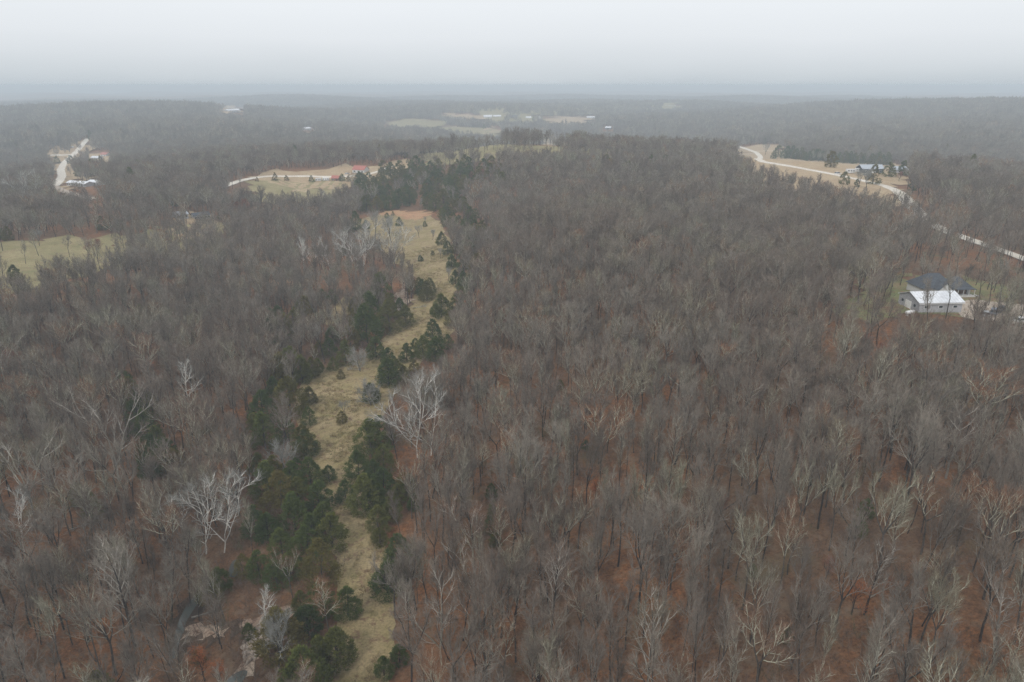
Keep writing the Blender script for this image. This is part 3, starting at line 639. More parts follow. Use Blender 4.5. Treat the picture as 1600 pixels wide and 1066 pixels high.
# ------------------------------------------------------------------ buildings, vehicles and small things
M['white_wall'] = ribbed('white_siding', (.62, .62, .62), .6, 0, .35, 2, .08)
M['grey_wall'] = ribbed('grey_white_siding', (.46, .46, .49), .6, 0, .4, 0, .12)
M['dark_wall'] = ribbed('charcoal_siding', (.035, .045, .065), .5, 0, .5, 0, .2)
M['brown_wall'] = ribbed('brown_boards', (.22, .13, .08), .8, 0, .3, 0, .2)
M['white_roof'] = ribbed('white_metal_roof', (.74, .76, .79), .35, .2, .9, 0, .14)
M['blue_roof'] = ribbed('pale_metal_roof', (.42, .46, .51), .35, .2, .9, 0, .12)
M['slate_roof'] = ribbed('slate_shingle_roof', (.075, .085, .10), .8, 0, .45, 1, .3)
M['red_roof'] = ribbed('red_metal_roof', (.40, .14, .11), .45, .1, .8, 0, .2)
M['trim'] = plain('white_trim', (.75, .75, .74), .5)
M['darktrim'] = plain('dark_trim', (.05, .05, .055), .6)
M['glass'] = plain('window_glass', (.03, .04, .05), .1, 0)
M['deck'] = ribbed('deck_boards', (.5, .34, .24), .8, 0, .15, 1, .15)
M['concrete'] = plain('concrete', (.6, .58, .55), .9)
M['tyre'] = plain('tyre_rubber', (.02, .02, .02), .9)
for nm, c in (('silver_paint', (.5, .52, .55)), ('black_paint', (.02, .022, .026)), ('white_paint', (.75, .75, .75)), ('blue_paint', (.18, .22, .29)), ('red_paint', (.45, .03, .02))):
    M[nm] = plain(nm, c, .3, .1, .05)
BFOOT = []
def bplace(px0, px1, py, face=True):
    a, b = at(px0, py), at(px1, py); w = float(np.linalg.norm(b - a)); return a, b, w, math.atan2(b[1] - a[1], b[0] - a[0])
def gable(root, w, d, wh, rh, wallm, roofm, x0=0, y0=0, over=.4, along_x=True, nwin=3, door=True, hip=0.0, bigdoor=False, zb=0.0, glass=True):
    """walls from the near-left corner (x0, y0); ridge along x (or along y)"""
    W_ = MB(); q = -1.2
    xa, xb, ya, yb = x0, x0 + w, y0, y0 + d
    if along_x:
        g = [] if hip else [(xa, (ya + yb) / 2, zb + wh + rh), (xb, (ya + yb) / 2, zb + wh + rh)]
    else: g = [] if hip else [((xa + xb) / 2, ya, zb + wh + rh), ((xa + xb) / 2, yb, zb + wh + rh)]
    V = [(xa, ya, q), (xb, ya, q), (xb, yb, q), (xa, yb, q), (xa, ya, zb + wh), (xb, ya, zb + wh), (xb, yb, zb + wh), (xa, yb, zb + wh)] + g
    F = [(0, 1, 5, 4), (1, 2, 6, 5), (2, 3, 7, 6), (3, 0, 4, 7)]
    if g: F += [(4, 8, 7), (5, 6, 9)] if along_x else [(4, 5, 8), (6, 7, 9)]
    W_.poly(V, F); W_.build('wall', wallm, root)
    e = over; zz = zb + wh + .03; k = rh * e / (d / 2 if along_x else w / 2); t = .16; R_ = MB(); ze = zz - k
    X0, X1, Y0, Y1 = xa - e, xb + e, ya - e, yb + e; zt = zz + rh
    if along_x: r0, r1 = (X0 + hip, (Y0 + Y1) / 2, zt), (X1 - hip, (Y0 + Y1) / 2, zt)
    else: r0, r1 = ((X0 + X1) / 2, Y0 + hip, zt), ((X0 + X1) / 2, Y1 - hip, zt)
    base = [(X0, Y0, ze), (X1, Y0, ze), (X1, Y1, ze), (X0, Y1, ze)]
    top = [(a, b, c + t) for a, b, c in base] + [(r0[0], r0[1], r0[2] + t), (r1[0], r1[1], r1[2] + t)]
    if along_x: tf = [(4, 5, 9, 8), (6, 7, 8, 9), (5, 6, 9), (7, 4, 8)]
    else: tf = [(4, 8, 9, 7), (5, 6, 9, 8), (4, 5, 8), (6, 7, 9)]
    if not hip:                                                  # open gables: leave the triangle to the wall
        tf = tf[:2]; low = [(r0[0], r0[1], r0[2]), (r1[0], r1[1], r1[2])]
        R_.poly(base + top + low, tf + ([(0, 10, 11, 1), (3, 2, 11, 10), (0, 4, 8, 10), (3, 10, 8, 7), (1, 11, 9, 5), (2, 6, 9, 11)] if along_x else [(0, 3, 11, 10), (1, 10, 11, 2), (0, 10, 8, 4), (1, 5, 8, 10), (3, 7, 9, 11), (2, 11, 9, 6)]) + [(0, 1, 5, 4), (2, 3, 7, 6), (1, 2, 6, 5), (3, 0, 4, 7)][:2 if along_x else 0] + ([] if along_x else [(1, 2, 6, 5), (3, 0, 4, 7)]))
    else: R_.poly(base + top, tf + [(0, 3, 2, 1), (0, 1, 5, 4), (1, 2, 6, 5), (2, 3, 7, 6), (3, 0, 4, 7)])
    R_.build('roof', roofm, root)
    if nwin:
        for i in range(nwin):
            cx = xa + w * (i + .5) / nwin; zc = zb + min(1.6, wh * .55); ww = min(1.1, w * .2); hh = min(1.2, wh * .4)
            if door and i == nwin // 2: continue
            f = MB().box(cx, ya - .03, zc, ww + .2, .08, hh + .2).build('window', M['trim'], root); MB().box(cx, ya - .08, zc, ww, .05, hh).build('pane', M['glass'], f)
    if door:
        dw, dh = (3.4, min(wh * .85, 3.0)) if bigdoor else (1.0, min(2.1, wh * .85)); cx = xa + w * ((nwin // 2) + .5) / max(nwin, 1)
        MB().box(cx, ya - .05, zb + dh / 2, dw, .1, dh).build('door', M['darktrim'] if not bigdoor else M['trim'], root)
def building(name, px0, px1, py, d, wh, rh, wall, roof, label, cat, group=None, **k):
    a, b, w, rz = bplace(px0, px1, py); z = hz(*((a + b) / 2)); r = empty(name, (a[0], a[1], z), rz, label, cat, group)
    gable(r, w, d, wh, rh, M[wall], M[roof], **k); c = (a + b) / 2; TAKEN.append((c[0] - math.sin(rz) * d / 2, c[1] + math.cos(rz) * d / 2, max(w, d) * .62)); return r, w, rz
# the two roofs seen through the trees on the right
g, gw, grz = building('garage', 1434, 1501, 489, 9, 2.9, 1.7, 'grey_wall', 'white_roof', 'long outbuilding with a bright white metal roof in the right hand woods', 'outbuilding', nwin=0, door=False, over=.35)
for i in range(3): f = MB().box(gw * (i + .5) / 3, -.04, 1.7, 1.2, .08, .8).build('window', M['trim'], g); MB().box(gw * (i + .5) / 3, -.09, 1.7, 1.0, .05, .6).build('pane', M['glass'], f)
MB().box(-.05, 4.6, 1.1, .1, 2.6, 2.2).build('door', M['trim'], g)
for i in range(2): MB().box(-.05, 1.8 + 5.4 * i, 1.6, .08, .8, .7).build('window', M['glass'], g)
MB().box(gw / 2, -.44, 2.65, gw + .7, .12, .14).build('gutter', M['trim'], g)
hx = empty('farmhouse', (*(at(1441, 463)), hz(*at(1441, 463))), grz, 'large house with dark hipped shingle roof just behind the white metal roof', 'house')
gable(hx, 13.5, 11, 3.2, 4.2, M['white_wall'], M['slate_roof'], x0=0, y0=0, hip=5.0, nwin=4, door=False, over=.6)
hx.scale = (.7, .7, .78)
gable(hx, 5.5, 5.5, 3.3, 2.3, M['white_wall'], M['slate_roof'], x0=4.3, y0=-3.2, along_x=False, nwin=1, door=False, over=.45)
gable(hx, 8.5, 9, 2.9, 3.0, M['white_wall'], M['slate_roof'], x0=13.2, y0=1.5, hip=4.0, nwin=2, door=True, over=.6)
MB().box(17.2, -.6, .12, 8.6, 3.8, .3).build('porch_slab', M['concrete'], hx)
MB().box(17.0, 1.42, 1.3, 5.5, .12, 2.2).build('porch_wall', M['brown_wall'], hx)
for i in range(4): MB().box(13.6 + i * 2.4, -2.1, 1.5, .16, .16, 2.6).build('porch_post', M['trim'], hx)
MB().box(17.2, -.6, 2.87, 8.4, 3.6, .16).build('porch_roof', M['slate_roof'], hx)
for i in range(3): MB().box(22.2 + i * .45, -1.6, .42 - i * .13, .45, 1.8, .14).build('step', M['trim'], hx)
dk = MB().box(-1.6, -.6, .55, 4.2, 4.0, .14); 
dkm = dk.build('deck', M['deck'], hx)
for i in range(5): MB().box(-3.6 + i, -2.5, 1.05, .09, .09, .95).build('railing_post', M['trim'], dkm)
MB().box(-1.6, -2.5, 1.56, 4.2, .1, .09).build('railing', M['trim'], dkm)
hl = hx.matrix_basis
gp = Vector((-.4, -1.2, 0)); c_, s_ = math.cos(grz), math.sin(grz); gx_, gy_ = hx.location.x + gp.x * c_ - gp.y * s_, hx.location.y + gp.x * s_ + gp.y * c_
gr = empty('barbecue_grill', (gx_, gy_, hx.location.z + .63), grz, 'small dark barbecue with a red lid standing on the house deck', 'barbecue')
rr_ = np.random.default_rng(1)
MB().box(0, 0, .72, .95, .55, .28).build('firebox', M['darktrim'], gr)
MB().poly([(-.47, -.27, .87), (.47, -.27, .87), (.47, .27, .87), (-.47, .27, .87), (-.44, -.12, 1.2), (.44, -.12, 1.2), (.44, .17, 1.2), (-.44, .17, 1.2)], [(4, 5, 6, 7), (0, 1, 5, 4), (1, 2, 6, 5), (2, 3, 7, 6), (3, 0, 4, 7)]).build('lid', M['red_paint'], gr)
for dx in (-.4, .4):
    for dy in (-.2, .2): MB().box(dx, dy, .29, .05, .05, .58).build('leg', M['darktrim'], gr)
p = at(1421, 493); tk = empty('propane_tank', (p[0], p[1], hz(*p)), grz + .3, 'white rounded fuel tank on legs left of the white roofed outbuilding', 'tank')
tb = MB(); tb.tube([(-1.5, 0, .9), (-1.42, 0, .9), (-1.2, 0, .9), (1.2, 0, .9), (1.42, 0, .9), (1.5, 0, .9)], [.05, .36, .52, .52, .36, .05], 14); tb.build('vessel', M['white_paint'], tk, smooth=True)
for dx in (-.9, .9): MB().box(dx, 0, .2, .18, .7, .5).build('support', M['concrete'], tk)
MB().tube([(0, 0, 1.38), (0, 0, 1.6)], [.16, .14], 10).build('valve_cap', M['white_paint'], tk)
def car(px, py, rz, paint, label, kind='car', group=None, cat='car'):
    p = at(px, py); r = empty('parked_car' if kind != 'pickup' else 'parked_pickup', (p[0], p[1], hz(*p)), rz, label, cat, group)
    Lh, wd = 2.25, .88
    if kind == 'car': prof = [(-2.25, .35), (-2.25, .85), (-2.0, .95), (2.05, .78), (2.25, .6), (2.25, .35)]; cab = [(-2.05, .94), (-1.5, 1.42), (.35, 1.42), (1.15, .84)]
    elif kind == 'suv': prof = [(-2.3, .4), (-2.3, 1.0), (-2.1, 1.05), (2.1, .95), (2.3, .75), (2.3, .4)]; cab = [(-2.25, 1.04), (-2.0, 1.72), (.5, 1.72), (1.15, .98)]
    else: prof = [(-2.7, .45), (-2.7, 1.05), (2.4, 1.02), (2.65, .85), (2.65, .45)]; cab = [(-.75, 1.04), (-.6, 1.75), (.85, 1.75), (1.45, 1.02)]
    def ext(pr, w0, w1=None):
        n = len(pr); zm = max(q[1] for q in pr); zn = min(q[1] for q in pr); w1 = w1 or w0
        V = [];
        for sg in (-1, 1):
            for x, z in pr: f = (z - zn) / (zm - zn + 1e-6); V.append((x, sg * (w0 * (1 - f) + w1 * f), z))
        return MB().poly(V, [tuple(range(n)), tuple(range(2 * n - 1, n - 1, -1))] + [(i, n + i, n + (i + 1) % n, (i + 1) % n) for i in range(n)])
    bo = ext(prof, wd, wd * .97); bo = bo.build('body', M[paint], r); bv = bo.modifiers.new('b', 'BEVEL'); bv.width = .05; bv.segments = 2
    ext(cab, wd * .94, wd * .78).build('windows', M['glass'], r)
    x0, x1 = cab[1][0], cab[2][0]; MB().box((x0 + x1) / 2, 0, cab[1][1] + .02, x1 - x0 + .05, wd * 1.58, .05).build('roof', M[paint], r)
    if kind == 'pickup': MB().box(-1.7, 0, 1.08, 1.7, wd * 1.6, .04).build('bed', M['darktrim'], r)
    for dx in (-1.4, 1.4):
        for sy in (-1, 1): MB().tube([(dx, sy * (wd - .2), .34), (dx, sy * (wd + .02), .34)], [.34, .34], 14).poly([], []).build('wheel', M['tyre'], r)
    for sy in (-1, 1): MB().box(prof[-2][0] - .02, sy * .6, .68, .08, .3, .14).build('headlight', M['trim'], r)
    TAKEN.append((p[0], p[1], 2.4)); return r
car(1540, 494, 1.0, 'silver_paint', 'silver car parked on the tan driveway right of the white roofed outbuilding', 'car')
car(1552, 491, .9, 'blue_paint', 'grey blue car between the silver car and the dark pickup on the driveway', 'suv')
car(1565, 488, .6, 'black_paint', 'dark pickup, rightmost of the three vehicles bunched on the driveway', 'pickup', cat='pickup')
car(1597, 504, .2, 'white_paint', 'white car at the right edge of the picture on the driveway', 'car')
# homestead by the road, upper right
building('barn', 1347, 1380, 271.5, 9, 3.2, 2.2, 'dark_wall', 'blue_roof', 'black walled barn with pale blue metal roof beside the gravel road', 'barn', nwin=3, bigdoor=True, over=.5)
def trailer(px0, px1, py, h, label, wall='white_wall', nm='camper_trailer', cat='camper', group=None):
    a, b, w, rz = bplace(px0, px1, py); z = hz(*((a + b) / 2)); r = empty(nm, (a[0], a[1], z), rz, label, cat, group)
    bo = MB().box(w / 2, 1.2, .55 + h / 2, w, 2.4, h).build('body', M[wall], r); bv = bo.modifiers.new('b', 'BEVEL'); bv.width = .25; bv.segments = 3
    for i in range(3): MB().box(w * (.2 + .3 * i), -.03, .55 + h * .6, min(1.2, w * .16), .06, h * .26).build('window', M['glass'], r)
    MB().box(w * .36, -.03, .55 + h * .42, .7, .08, h * .72).build('door', M['trim'], r)
    for sx in (.42, .55): MB().tube([(w * sx, -.02, .38), (w * sx, 2.42, .38)], [.38, .38], 12).build('wheel', M['tyre'], r)
    MB().box(-.5, 1.2, .5, 1.2, .12, .1).build('hitch', M['darktrim'], r)
    c = (a + b) / 2; TAKEN.append((c[0], c[1], w * .6)); return r
trailer(1323, 1336, 272, 2.6, 'long white camper trailer left of the black barn'); trailer(1337, 1346, 270, 2.3, 'short white camper tucked against the left end of the black barn')
car(1309, 273, .3, 'white_paint', 'white car parked in the tan field left of the camper trailers', 'suv')
car(1354, 275, .1, 'silver_paint', 'silver car parked in front of the black barn', 'car')
car(1213, 236, .05, 'black_paint', 'dark car on the straight pale side road near the upper right field', 'suv')
building('shed', 1400, 1418, 271, 7, 2.4, 1.8, 'grey_wall', 'blue_roof', 'pale blue grey shed half hidden by trees right of the black barn', 'shed', nwin=2)
# red roofed barn and yard, upper left of centre
building('barn', 551, 569, 271.5, 9, 3, 2.6, 'white_wall', 'red_roof', 'white barn with bright red roof in the tan field', 'barn', nwin=3, over=.4)
building('shed', 518, 529, 283.5, 6, 2.4, 1.6, 'brown_wall', 'red_roof', 'low shed with faded red roof beside the green pasture', 'shed', nwin=2)
trailer(493, 502, 284, 2.0, 'pale flat trailer, left of the pair beside the red roofed shed', nm='farm_trailer', cat='trailer'); trailer(504, 514, 283.5, 2.0, 'pale trailer nearest the low red roofed shed', nm='farm_trailer', cat='trailer')
car(543, 273, .1, 'white_paint', 'white car on the lane left of the red roofed barn', 'car')
# hamlet at the upper left
building('barn', 157, 166, 245.5, 9, 3, 2, 'white_wall', 'red_roof', 'small barn with red and white roof in the hazy hamlet', 'barn', nwin=2)
building('shed', 142, 155, 250, 7, 2.4, 1.6, 'grey_wall', 'white_roof', 'pale shed in front of the red roofed barn in the hamlet', 'shed', nwin=2)
building('shed', 127, 131, 252, 4, 2.2, 1.2, 'white_wall', 'white_roof', 'tiny white shed left of the pale hamlet shed', 'shed', nwin=1)
for i, (a_, b_, c_, lb) in enumerate([(105, 118, 291, 'leftmost'), (120, 134, 292, 'middle'), (137, 155, 290, 'rightmost')]):
    building('long_shed', a_, b_, c_, 6, 2.2, 1.0, 'grey_wall', 'white_roof', lb + ' of three long pale sheds beside the foot of the hamlet road', 'shed', 'long pale sheds by the hamlet road', nwin=4)
trailer(108, 114, 232.5, 2.6, 'white camper beside the dark cars at the top of the hamlet')
car(76, 235, .1, 'black_paint', 'dark car furthest left in the hazy hamlet', 'suv'); car(98, 235.5, .1, 'black_paint', 'dark car in the middle of the hamlet yard above the pale road', 'suv'); car(105, 235, .2, 'black_paint', 'dark pickup right beside the white hamlet camper', 'pickup', cat='pickup')
# sheds behind the left pasture
building('shed', 276, 295, 342.5, 6, 2.4, 1.2, 'grey_wall', 'blue_roof', 'low pale shed at the edge of the left pasture', 'shed', nwin=3)
building('cottage', 304, 329, 343, 5, 2.2, 1.2, 'white_wall', 'slate_roof', 'long pale cottage right of the low pale shed', 'cottage', nwin=6)
# far farms fading into the mist
for nm, a_, b_, c_, d_, wh, rh, wl, rf, lb, ct in [
    ('farmhouse', 756, 769, 186, 12, 6, 4, 'white_wall', 'white_roof', 'white farmhouse standing out in the misty valley', 'house'), ('barn', 771, 783, 184.5, 12, 4.5, 3, 'white_wall', 'white_roof', 'long white barn just right of the misty white farmhouse', 'barn'),
    ('barn', 799, 808, 186, 12, 5, 4, 'dark_wall', 'slate_roof', 'dark grey barn between the white farm and the tan field', 'barn'), ('farmhouse', 822, 830, 186.5, 10, 4, 3, 'white_wall', 'white_roof', 'small white house left of the tan valley field', 'house'),
    ('barn', 917, 931, 186.5, 14, 4.5, 3, 'grey_wall', 'white_roof', 'pale barn at the right end of the tan valley field', 'barn'), ('barn', 945, 954, 202.5, 10, 3.5, 2.5, 'dark_wall', 'white_roof', 'lone pale roofed barn amid woods below the tan valley field', 'barn'),
    ('cabin', 958, 965, 233, 7, 2.8, 2, 'white_wall', 'slate_roof', 'small white cabin on the crest of the wooded hill', 'cabin'), ('barn', 356, 376, 176, 16, 5, 3, 'grey_wall', 'white_roof', 'misty pale barn far off in the upper left', 'barn'),
    ('cottage', 476, 487, 204, 10, 3.5, 2, 'white_wall', 'white_roof', 'pale far cottage alone in the hazy woods left of the valley', 'cottage'), ('barn', 1040, 1056, 167.5, 10, 3, 2, 'grey_wall', 'white_roof', 'faint long white barn farthest right in the misty valley', 'barn')]:
    building(nm, a_, b_, c_, d_, wh, rh, wl, rf, lb, ct, nwin=3)
def log(p0, p1, r_, label):
    a, b = at(*p0), at(*p1); L_ = float(np.linalg.norm(b - a)); k = 7; pts = []
    for i in range(k): q = a + (b - a) * i / (k - 1); pts.append((q[0], q[1], hz(*q) + r_ + .15))
    o = empty('fallen_tree', pts[0], 0, label, 'fallen tree', 'fallen trees'); pts = [np.array(q) - np.array(pts[0]) for q in pts]
    MB().tube(pts, np.linspace(r_, r_ * .4, k), 7).build('trunk', M['limb'], o, smooth=True); b_ = MB(); rg = np.random.default_rng(int(p0[0]))
    for i in range(9):
        q, d = along(pts, .45 + .5 * rg.random()); e = side_dir(d, R(45), rg.random() * 3.1 + .1, rg); e[2] = abs(e[2]); b_.tube([q, q + e * 1.2, q + e * 2 + d * .6], [.05, .03, .01], 4)
    b_.build('branches', M['limb'], o)
log((300, 968), (332, 958), .18, 'dark fallen trunk reaching from the creek pool over the bank'); log((430, 968), (472, 955), .16, 'long fallen trunk lying left of the cedars above the gravel bank')
log((1042, 588), (1076, 618), .16, 'pale fallen tree lying slantwise on the leaf litter right of centre'); log((645, 482), (666, 480), .12, 'small dark fallen branch lying across the meadow below the rocky gully'); log((1040, 560), (1062, 548), .12, 'short pale fallen tree above the slanting one right of centre')
log((690, 850), (722, 900), .15, 'grey fallen tree in the brush just right of the meadow'); log((165, 812), (108, 830), .14, 'pale leaning fallen trunk in the lower left woods')
# stones of the creek bars
def rocks(name, poly, n, lab):
    ring = np.array(pxring(poly)); x0, y0 = ring.min(0); x1, y1 = ring.max(0); P_ = []
    rg = np.random.default_rng(len(poly))
    while len(P_) < n:
        x, y = x0 + (x1 - x0) * rg.random(), y0 + (y1 - y0) * rg.random()
        if inpoly(np.array([x]), np.array([y]), ring)[0]: P_.append((x, y, hz(x, y) + .15))
    s = .12 + .35 * rg.random(n) ** 2.5
    return gn_scatter(name, ST, np.array(P_), rg.integers(0, 3, n), rg.random((n, 3)) * 6.28, np.column_stack([s, s * (.7 + .5 * rg.random(n)), s * .7]), lab, 'stones')
ST = bpy.data.collections.new('stone_sources')
for i in range(3): ST.objects.link(MB().ball((0, 0, 0), 1, np.random.default_rng(700 + i), 7, 5, .5).build('stone_%02d' % i, M['stone'], link=False))
rocks('creek_stones', [(395, 985), (425, 955), (455, 952), (440, 985), (410, 1020), (385, 1040), (378, 1010)], 700, 'loose pale stones on the gravel bar by the lower creek')
rocks('gully_stones', [(617, 488), (620, 466), (628, 448), (640, 440), (636, 470), (630, 490)], 260, 'pale stones in the narrow gully beside the upper meadow')
# ------------------------------------------------------------------ the forest
def grid(sp, r0, r1, rng, pad=260):
    xs = np.arange(-r1 * .85, r1 * .85, sp); ys = np.arange(20, r1, sp * .9); gx, gy = np.meshgrid(xs, ys); gx = gx + (np.arange(len(ys)) % 2)[:, None] * sp * .5
    gx = gx.ravel() + rng.uniform(-.42, .42, gx.size) * sp; gy = gy.ravel() + rng.uniform(-.42, .42, gy.size) * sp
    r = np.hypot(gx, gy); k = (r >= r0) & (r < r1); gx, gy = gx[k], gy[k]
    z = H(gx, gy); px, py, dep = proj(gx, gy, z); px2, py2, _ = proj(gx, gy, z + 16)
    k = (dep > 20) & (px > -pad) & (px < 1600 + pad) & (py2 < 1180) & (gy > 10); return gx[k], gy[k]
def clear_of(X, Y, pad=0):
    ok = np.ones(len(X), bool)
    for a, b, r in TAKEN: ok &= (X - a) ** 2 + (Y - b) ** 2 > (r + pad) ** 2
    return ok
def ingrove(X, Y):
    r = np.zeros(len(X), bool)
    for g in GROVE_W: r |= inpoly(X, Y, g)
    return r
frng = np.random.default_rng(9)
X, Y = grid(3.85, 30, 360, frng)
dens = np.sin(X / 17 + Y / 29) + np.sin(Y / 13 - X / 37 + 1); k = frng.random(len(X)) < .95 + .08 * dens; X, Y = X[k], Y[k]
k = allowed(X, Y, 12.5, 2.6) & clear_of(X, Y, 1.2) & ~(ingrove(X, Y) & (frng.random(len(X)) > .18)); X, Y = X[k], Y[k]
Z = H(X, Y); PX, PY, DEP = proj(X, Y, Z + 9); DIST = np.sqrt(X ** 2 + Y ** 2 + (CAMZ - Z) ** 2)
vis = (PX > -5) & (PX < 1605) & (PY < 1075)
order = np.argsort(np.where(vis, DIST, 1e9)); indiv = order[:300]; isind = np.zeros(len(X), bool); isind[indiv] = True
MEADX = lambda y: np.interp(y, CY, CX)
for i in indiv:
    q = NEAR[frng.integers(len(NEAR))]; s = .50 + .42 * frng.random(); sz = (.74 + .34 * frng.random()) * (.9 + .2 * s)
    if X[i] < MEADX(Y[i]): s *= .95; sz *= .9
    o = instance_parts('bare_tree', q['parts'], (X[i], Y[i], Z[i] - .1), frng.random() * 6.28, (s, s, sz), (frng.normal() * .03, frng.normal() * .03))
    SHOWN.append([o, 'bareL' if X[i] < MEADX(Y[i]) else 'bareR', q['look'], float(PX[i]), float(PY[i])])
P, I, RT, SL = [], [], [], []
k = ~isind; n = k.sum(); s = .52 + .44 * frng.random(n)
P.append(np.column_stack([X[k], Y[k], Z[k] - .1])); I.append(frng.integers(0, 8, n)); SL.append(np.column_stack([s, s, s ** .45 * (.8 + .3 * frng.random(n))]))
X, Y = grid(5.3, 360, 1050, frng, 200); k = allowed(X, Y, 10.5, 3) & ~(ingrove(X, Y) & (frng.random(len(X)) > .12)) & clear_of(X, Y, 1); X, Y = X[k], Y[k]
n = len(X); s = .65 + .42 * frng.random(n); P.append(np.column_stack([X, Y, H(X, Y) - .1])); I.append(frng.integers(8, 14, n)); SL.append(np.column_stack([s, s, s * (.85 + .25 * frng.random(n))]))
X, Y = grid(11.5, 1050, 4600, frng, 330); k = allowed(X, Y, 10.5, 4); X, Y = X[k], Y[k]
n = len(X); s = .8 + .4 * frng.random(n); P.append(np.column_stack([X, Y, H(X, Y) - .3])); I.append(frng.integers(14, 20, n)); SL.append(np.column_stack([s, s, s * (.8 + .45 * frng.random(n))]))
P = np.concatenate(P); I = np.concatenate(I); SL = np.concatenate(SL); RT = np.column_stack([frng.normal(size=len(P)) * .03, frng.normal(size=len(P)) * .03, frng.random(len(P)) * 6.28])
gn_scatter('woodland', WOOD, P, I, RT, SL, 'leafless brown and grey woodland covering the hills out to the mist', 'woodland')
print('woodland', len(P))
# scattered evergreens of the distance
EVG = bpy.data.collections.new('evergreen_sources')
for i, q in enumerate(CEDLO):
    o = bpy.data.objects.new('evg_%02d' % i, q['foliage']); EVG.objects.link(o)
X, Y = grid(23, 420, 3200, frng, 60); nn = np.sin(X / 90 + 2) * np.sin(Y / 130) + .5 * np.sin(X / 31 + Y / 47); k = (frng.random(len(X)) < np.clip(.05 + .22 * (nn - .35), .02, .6)) & allowed(X, Y, 8, 2.5); X, Y = X[k], Y[k]; n = len(X)
s = .8 + .7 * frng.random(n)
gn_scatter('distant_evergreens', EVG, np.column_stack([X, Y, H(X, Y)]), frng.integers(0, 3, n), np.column_stack([np.zeros(n), np.zeros(n), frng.random(n) * 6.28]), np.column_stack([s, s, s * 1.3]), 'dark evergreens dotted through the distant leafless woods', 'evergreens')
# brush on the forest floor
BR = bpy.data.collections.new('brush_sources')
for i in range(5):
    rng = np.random.default_rng(500 + i); b = MB()
    for q in range(7 + i):
        a = rng.random() * 6.28; p = np.array([rng.normal() * .5, rng.normal() * .5, 0]); l = wander(p, (math.cos(a) * .5, math.sin(a) * .5, 1), 1.4 + 1.6 * rng.random(), 3, .15, .05, rng); b.tube(l, [.02, .016, .012, .006], 3)
        for w_ in range(11):
            p2, d2 = along(l, .25 + .74 * rng.random()); b.blade(p2, p2 + side_dir(d2, R(40), rng.random() * 6.3, rng) * (.4 + .7 * rng.random()), .012, rng)
    o = b.build('brush_%02d' % i, M['brush'], link=False); BR.objects.link(o)
X, Y = grid(2.1, 30, 260, frng, 120); nn = np.sin(X / 11 + 1) * np.sin(Y / 14) ; ism = inpoly(X, Y, MEADOW_W)
k = (frng.random(len(X)) < np.clip(.46 + .35 * nn + .25 * (X < MEADX(Y)), .06, 1)) & (~ism) & clear_of(X, Y); X, Y = X[k], Y[k]
DRV = np.array(pxring([(1405, 440), (1430, 430), (1600, 455), (1650, 520), (1560, 503), (1410, 496)])); k = ~inpoly(X, Y, DRV); X, Y = X[k], Y[k]; n = len(X); s = .6 + .9 * frng.random(n)
gn_scatter('undergrowth', BR, np.column_stack([X, Y, H(X, Y)]), frng.integers(0, 5, n), np.column_stack([np.zeros(n), np.zeros(n), frng.random(n) * 6.28]), np.column_stack([s, s, s]), 'low tangle of brown saplings and brush on the leaf litter', 'undergrowth')
GR = bpy.data.collections.new('grass_sources')
for i in range(4):
    rng = np.random.default_rng(600 + i); b = MB()
    for q in range(34):
        a = rng.random() * 6.28; p = np.array([rng.normal() * .28, rng.normal() * .28, 0]); b.blade(p, p + np.array([math.cos(a) * .3, math.sin(a) * .3, .22 + .3 * rng.random()]), .022, rng)
    o = b.build('grass_%02d' % i, M['grassblade'], link=False); GR.objects.link(o)
X, Y = grid(.85, 50, 330, frng, 10); k = inpoly(X, Y, MEADOW_W); X, Y = X[k], Y[k]; nn = np.sin(X / 3.1 + Y / 7) + np.sin(Y / 4.3 - X / 5.1 + 1) + .7 * np.sin(X / 1.3) * np.sin(Y / 1.7)
k = frng.random(len(X)) < np.clip(.4 + .3 * nn, .05, 1); X, Y = X[k], Y[k]; n = len(X); s = .6 + .9 * frng.random(n)
gn_scatter('grass', GR, np.column_stack([X, Y, H(X, Y) + .1]), frng.integers(0, 4, n), np.column_stack([np.zeros(n), np.zeros(n), frng.random(n) * 6.28]), np.column_stack([s, s, s * .9]), 'dry tan and olive grass tufts covering the long meadow', 'grass')
print('grass', n)

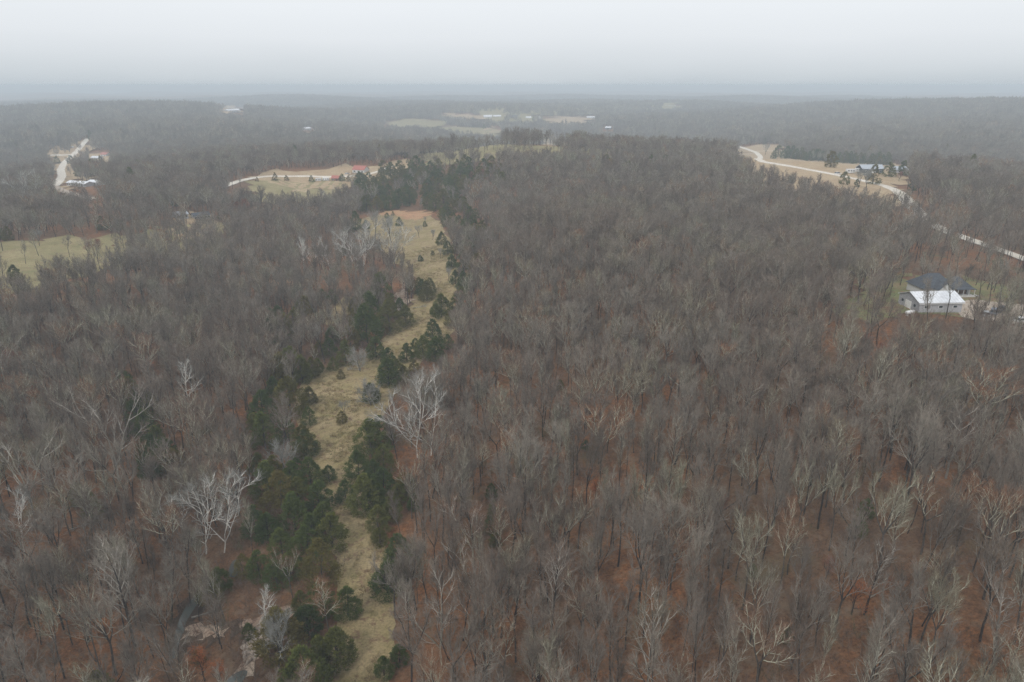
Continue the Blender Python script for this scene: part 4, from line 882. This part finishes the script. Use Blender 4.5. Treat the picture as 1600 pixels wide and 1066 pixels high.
# ------------------------------------------------------------------ what each plant is called
def ordinal(n):
    base = ['zeroth', 'first', 'second', 'third', 'fourth', 'fifth', 'sixth', 'seventh', 'eighth', 'ninth', 'tenth', 'eleventh', 'twelfth', 'thirteenth', 'fourteenth', 'fifteenth', 'sixteenth', 'seventeenth', 'eighteenth', 'nineteenth']
    if n < 20: return base[n]
    t = {2: 'twent', 3: 'thirt', 4: 'fort', 5: 'fift'}[n // 10]; return t + 'ieth' if n % 10 == 0 else t + 'y-' + base[n % 10]
FAM = {'bareR': ('{look} bare tree right of the meadow', 13, 'leafless trees right of the meadow'), 'bareL': ('{look} bare tree left of the meadow', 13, 'leafless trees left of the meadow'),
       'left': ('{look} dark cedar left of the meadow', 10, 'cedars along the left side of the meadow'), 'right': ('{look} dark cedar right of the meadow', 10, 'cedars along the right side of the meadow'),
       'meadow': ('dark cedar alone on the open meadow grass', 99, 'lone cedars on the meadow'), 'road': ('cedar beside the curving gravel road', 99, 'cedars by the gravel road'), 'row': ('dark cedar in the straight belt behind the tan roadside field', 99, 'cedar belt behind the roadside field'),
       'grove': ('cedar of the dense grove beyond the meadow', 9, 'dense cedar grove beyond the meadow'), 'edge': ('cedar on the upper right meadow edge', 9, 'cedars on the upper right meadow edge'), 'ridge': ('green cedar in the small patch on the wooded ridge', 99, 'cedars on the wooded ridge'),
       'far': ('hazy dark cedar of the distant fields', 9, 'cedars of the distant fields'), 'syc': ('white limbed sycamore', 99, 'sycamores'), 'pale': ('pale limbed bare tree rising above its neighbours', 99, 'pale limbed trees'),
       'sil': ('silvery bare shrub or small tree in the open', 99, 'silvery bare shrubs'), 'oak': ('tree holding {look} leaves', 99, 'trees still holding dead leaves')}
def wcount(t): return len(t.split())
for fam, (txt, per, grp) in FAM.items():
    it = sorted([q for q in SHOWN if q[1] == fam], key=lambda q: -q[4]); rows = max(1, math.ceil(len(it) / per)); size = math.ceil(len(it) / rows) if it else 1
    for r_ in range(rows):
        row = sorted(it[r_ * size:(r_ + 1) * size], key=lambda q: q[3])
        for j, q in enumerate(row):
            look = q[2].replace('three stemmed', 'three-stemmed'); lb = txt.format(look=look) + ', ' + ordinal(j + 1) + ' from left'
            if rows > 1: lb += ' in ' + ('lowest' if r_ == 0 else ordinal(r_ + 1) + ' lowest') + ' row'
            tag(q[0], lb, 'shrub' if q[0].name.startswith('silver') else 'tree', grp)
# ------------------------------------------------------------------ haze
hb = MB().box(0, 4450, 8.5, 17000, 9700, 139)
ho = hb.build('haze', None); tag(ho, 'pale blue grey mist thickening towards the horizon', 'haze', kind='stuff')
hm = bpy.data.materials.new('haze_air'); hm.use_nodes = True; t = hm.node_tree; t.nodes.clear()
pv = t.nodes.new('ShaderNodeVolumePrincipled'); pv.inputs['Color'].default_value = (.83, .925, 1, 1); pv.inputs['Density'].default_value = .00041; pv.inputs['Anisotropy'].default_value = -.05
om = t.nodes.new('ShaderNodeOutputMaterial'); t.links.new(pv.outputs[0], om.inputs['Volume']); ho.data.materials.append(hm)
